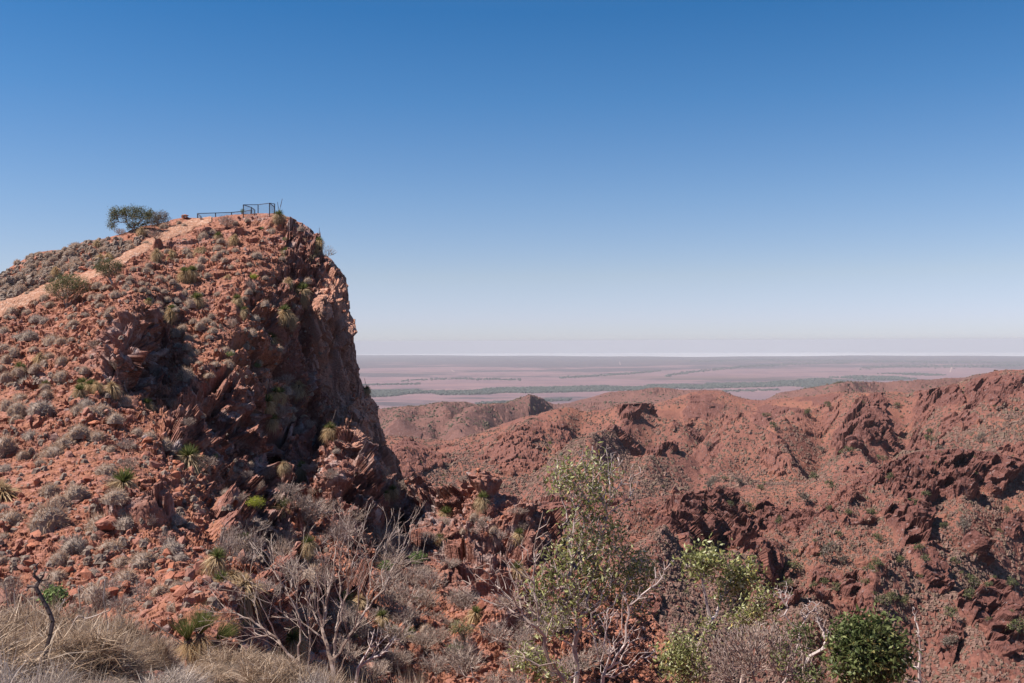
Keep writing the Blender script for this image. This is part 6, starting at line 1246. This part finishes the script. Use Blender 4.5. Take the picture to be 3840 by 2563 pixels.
# ---------------------------------------------------------------- lookout fence
def fence():
    b = NB('dark_steel'); m = b.finish((.035, .03, .04), .55, None, .4)
    b = NB('wire_mesh'); mw = b.finish((.10, .09, .10), .6, None, .4)
    def W(x, y, d): return P3(*Z2(x, y), d)
    def panel(root, A, B, mesh=True):
        (a0, a1), (b0, b1) = A, B
        link('rail', mesh_np('rail', *(lambda q: (q[0], [q[1]]))(tubes([(*a1, *b1, .045, .045)], 6)), [m]), root)
        if not mesh: return
        segs = []
        for k in range(1, 16):
            t = k / 16; segs.append((*(a0 + (b0 - a0) * t), *(a1 + (b1 - a1) * t), .004, .004))
        for k in range(0, 9):
            t = k / 9; segs.append((*(a0 + (a1 - a0) * t), *(b0 + (b1 - b0) * t), .004, .004))
        link('wire_mesh', mesh_np('wire_mesh', *(lambda q: (q[0], [q[1]]))(tubes(segs, 3)), [mw]), root)
    def post(root, P, r_=.06): link('post', mesh_np('post', *(lambda q: (q[0], [q[1]]))(tubes([(*(P[0] - [0, 0, .5]), *P[1], r_, r_)], 6)), [m]), root)
    def mk(lab, posts, pan):
        e = bpy.data.objects.new('fence', None); C.objects.link(e); tag(e, lab, 'fence')
        PP = [(W(x, yb, d), W(x2, yt, d)) for (x, yb, x2, yt, d) in posts]
        for P in PP: post(e, P)
        for i, j in pan: panel(e, PP[i], PP[j])
        return e
    mk('low dark metal fence with wire mesh running along the skyline to the lookout', [(100, 292, 99, 246, 119), (130, 292, 131, 272, 117.5), (265, 284, 265, 241, 121), (408, 268, 412, 236, 122.5), (506, 250, 508, 226, 124), (590, 246, 596, 216, 122)], [(0, 1), (0, 2), (2, 3), (3, 4), (4, 5)])
    mk('tall dark metal railing with wire mesh enclosing the lookout point', [(520, 250, 520, 166, 118), (586, 248, 594, 190, 119.5), (625, 248, 625, 214, 121), (655, 248, 655, 165, 124), (760, 250, 760, 151, 118), (806, 250, 808, 158, 121.5), (806, 250, 806, 186, 120)], [(0, 1), (1, 2), (0, 3), (3, 4), (4, 6), (4, 5)])
fence()

# ---------------------------------------------------------------- growth on the far hills
def surf_at(name, u, v):
    us, crest, vbot, t, G, om, zb = SURF[name]
    q, i_ = zpick(zb, u, v)
    if i_ >= 0: return q
    c = int(np.clip(np.searchsorted(us, u), 0, len(us) - 1)); cv = ip(crest, u); vb = ip(vbot, u); tt = (v - cv) / (vb - cv)
    r_ = int(np.clip(np.searchsorted(t, max(tt, 0)), 0, len(t) - 1)); return G[r_, c]
def hummocks(name, u0, u1, vmax, n, size, seed, lab, mat):
    r = np.random.default_rng(seed); us, crest, vbot, t, G, om, zb = SURF[name]
    u = r.uniform(u0, u1, n); cv = ip(crest, u); v = cv + (vmax - cv) * r.uniform(0, 1, n) ** .9; vb = ip(vbot, u)
    c = np.clip(np.searchsorted(us, u), 0, len(us) - 1); rr = np.clip(np.searchsorted(t, (v - cv) / (vb - cv)), 0, len(t) - 1)
    P = G[rr, c]; o = om[rr, c]; patch = fbm(P * [1, 1, 0], 35, 3, seed)
    k = (o < .35) & (r.uniform(0, 1, n) < sstep(.25, .55, patch) * .9 + .1)
    P = P[k]; S = size * np.exp(r.normal(0, .35, len(P)))
    V, Q = clump_mesh(P, S, seed, .75, 5)
    tag(link('hillside_spinifex', mesh_np('hillside_spinifex', V, Q, [mat])), lab, kind='stuff')
M_FARSP = mat_scrub('far_spinifex', (.10, .060, .047), (.21, .125, .10), (.12, .09, .062))
hummocks('near_hills', 560, 1060, 700, 60000, .46, 1, 'countless small spinifex domes dotting the nearer red hillside', M_FARSP)
hummocks('middle_hills', 370, 1060, 530, 60000, .95, 2, 'fine speckle of spinifex on the middle hills', M_FARSP)
hummocks('far_hills', 370, 1060, 440, 12000, 1.7, 3, 'fine speckle of scrub on the distant hills', mat_scrub('far_low_scrub', (.08, .07, .05), (.15, .11, .085)))

FT = []
for k in range(4):
    r = np.random.default_rng(600 + k); pts = np.concatenate([ellipsoid_pts((r.uniform(-.3, .3), r.uniform(-.3, .3), .62 + .15 * q), (.34, .34, .22), 16, r, 0) for q in range(3)])
    segs, nodes, par, tips = grow((0, 0, -.1), pts, r, .012, .05, .4, .1, .3); v, t = tubes(segs, 4); lv, lt = leaves(nodes[1:], .13, r, .08, 7, 2.0)
    FT.append((mesh_np('trunk', v, [t], [M_DARKBARK]), mesh_np('crown', lv, [lt], [M_LEAF3 if k < 3 else M_LEAF4])))
def Z8b(x, y): return 666.7 + x / 6.574, 453.3 + y / 6.574
def ZB(x, y): return (2540 + x * .5534) / 3.75, (1280 + y * .5534) / 3.75
trees_near = [(910, 350, 90, 'pale thin tree on the near ridge crest above the dark rocks'), (610, 265, 50, 'low grey shrub on the near ridge crest'), (280, 250, 70, 'wide pale shrub on the near ridge crest, left'), (1445, 190, 60, 'dark green bush beside the rocky crest of the near hill'), (1090, 250, 70, 'grey-green bush right of the thin crest tree'), (1350, 450, 80, 'grey shrub left of the overhanging outcrop'), (1955, 540, 90, 'pale tree right below the big right outcrop'), (1050, 715, 110, 'tallest pale-trunked tree above the standing boulder'), (1155, 740, 60, 'round dark bush on the pale scree'), (1410, 780, 90, 'grey-green tree on the slope right of the boulder'), (1330, 790, 60, 'dark shrub left of the slope tree'), (1545, 745, 70, 'leaning shrub on the open slope'), (1690, 740, 60, 'thin shrub on the open slope right of the leaning one'), (1900, 740, 55, 'round grey bush on the open slope'), (1830, 505, 50, 'small bush near the right outcrop foot'), (1670, 645, 70, 'dark bush under the overhanging outcrop'), (1130, 930, 75, 'dark cypress-like bush left of the standing boulder'), (1215, 905, 70, 'dark bush against the standing boulder'), (1058, 880, 60, 'small dark tree on the rocks left of the standing boulder'), (820, 800, 110, 'spreading blue-green bush below the dark outcrop'), (2010, 900, 90, 'thin grey tree right of the standing boulder slope'), (1960, 980, 90, 'round grey bush on the lower right slope'), (1490, 970, 65, 'dark slanting bush on the lower slope'), (1415, 1020, 90, 'blue-grey bush on the lower slope'), (1540, 1020, 70, 'dark round bush right of the blue-grey one'), (1890, 1100, 90, 'grey tree above the lower right rocks'), (1850, 1290, 110, 'bare purple-grey tree above the big lower right slabs'), (2290, 900, 80, 'thin grey tree at the right edge'), (2100, 900, 60, 'small grey bush near the right boulders'), (2300, 1220, 120, 'dark green bush in the right edge shadow'), (1655, 400, 90, 'dark green bush in the cleft of the big outcrop'), (1690, 300, 60, 'grey bush at the top of the cleft'), (2230, 390, 40, 'tiny green bush at the right edge slope'), (1215, 425, 60, 'grey bush on the middle of the near slope'), (1140, 560, 50, 'dark bush beside the upper rocks'), (1390, 600, 60, 'dark shrub among the slope rocks'), (240, 415, 50, 'grey bush above the dark outcrop left'), (560, 390, 60, 'grey bush on top of the dark outcrop'), (420, 360, 50, 'small bush at the top left of the dark outcrop'), (730, 480, 60, 'grey bush within the dark outcrop'), (830, 680, 50, 'bluish bush right of the dark cliff'), (1070, 380, 40, 'tiny bush on the slope centre'), (960, 900, 50, 'thin grey stalk bush left of the small dark tree'), (780, 920, 80, 'dim bush low beside the thicket')]
trees_mid = [(1420, 950, 60, 'dark green bush at the foot of the middle hills'), (1030, 470, 50, 'green bush under the skyline outcrop of the middle hills'), (890, 510, 50, 'dark bush left below the skyline outcrop'), (1480, 460, 40, 'dark bush on the upper right middle hills'), (2050, 690, 60, 'pale bush in the right middle valley'), (1720, 710, 70, 'grey tree in the middle valley'), (1800, 780, 70, 'pale grey bush lower in the middle valley'), (1150, 790, 80, 'grey-green bush right below the dark cavity'), (1390, 830, 60, 'dark shrub in the valley bottom'), (1690, 640, 50, 'grey bush above the middle valley tree'), (210, 740, 50, 'pale shrub on the middle left slope'), (330, 950, 40, 'small shrub in the lower middle slope'), (950, 960, 70, 'grey scrub tree in the valley behind the near ridge'), (230, 1010, 90, 'pale wide bush right behind the near ridge crest'), (420, 990, 70, 'pale bush behind the near ridge crest'), (980, 760, 60, 'pale shrub on the spur'), (660, 600, 50, 'olive bush near the central outcrops'), (610, 530, 50, 'grey bush left of the skyline outcrop'), (1250, 440, 40, 'bush on the smooth upper slope')]
for surf, lst, Z, kk in (('near_hills', trees_near, Z8b, 6.574), ('middle_hills', trees_mid, ZB, 3.75 / .5534)):
    for i, (x, y, hp, lab) in enumerate(lst):
        u, v = Z(x, y); p = surf_at(surf, u, v); s = hp / kk / F * p[1]
        k = 3 if 'pale' in lab or 'purple' in lab or 'bare' in lab else i % 3
        plant('hillside_tree', [('trunk', FT[k][0]), ('crown', FT[k][1])], p, s * 1.05, lab, 'tree', 'bushes on the far hills', random.uniform(0, 6), random.uniform(.8, 1.1))
def far_bushes():
    r = np.random.default_rng(31)
    for surf, n, u0, u1, vm, s0, lab, g in (('near_hills', 50, 630, 1024, 640, 1.7, 'small dark shrub sprinkled over the nearer hillside', 'small shrubs of the nearer hillside'), ('middle_hills', 60, 380, 1024, 500, 2.6, 'tiny dark shrub sprinkled over the middle hills', 'tiny shrubs of the middle hills'), ('far_hills', 36, 380, 1010, 430, 4.5, 'tiny dark shrub on the most distant hills', 'tiny shrubs of the distant hills')):
        for _ in range(n):
            u = r.uniform(u0, u1); cv = ip(SURF[surf][1], u); v = r.uniform(cv + .5, vm); p = surf_at(surf, u, v); k = int(r.integers(3))
            plant('hillside_shrub', [('crown', FT[k][1])], p - np.array([0, 0, .35 * s0 * .5]), s0 * r.uniform(.6, 1.2), lab, 'shrub', g, r.uniform(0, 6), .8)
far_bushes()
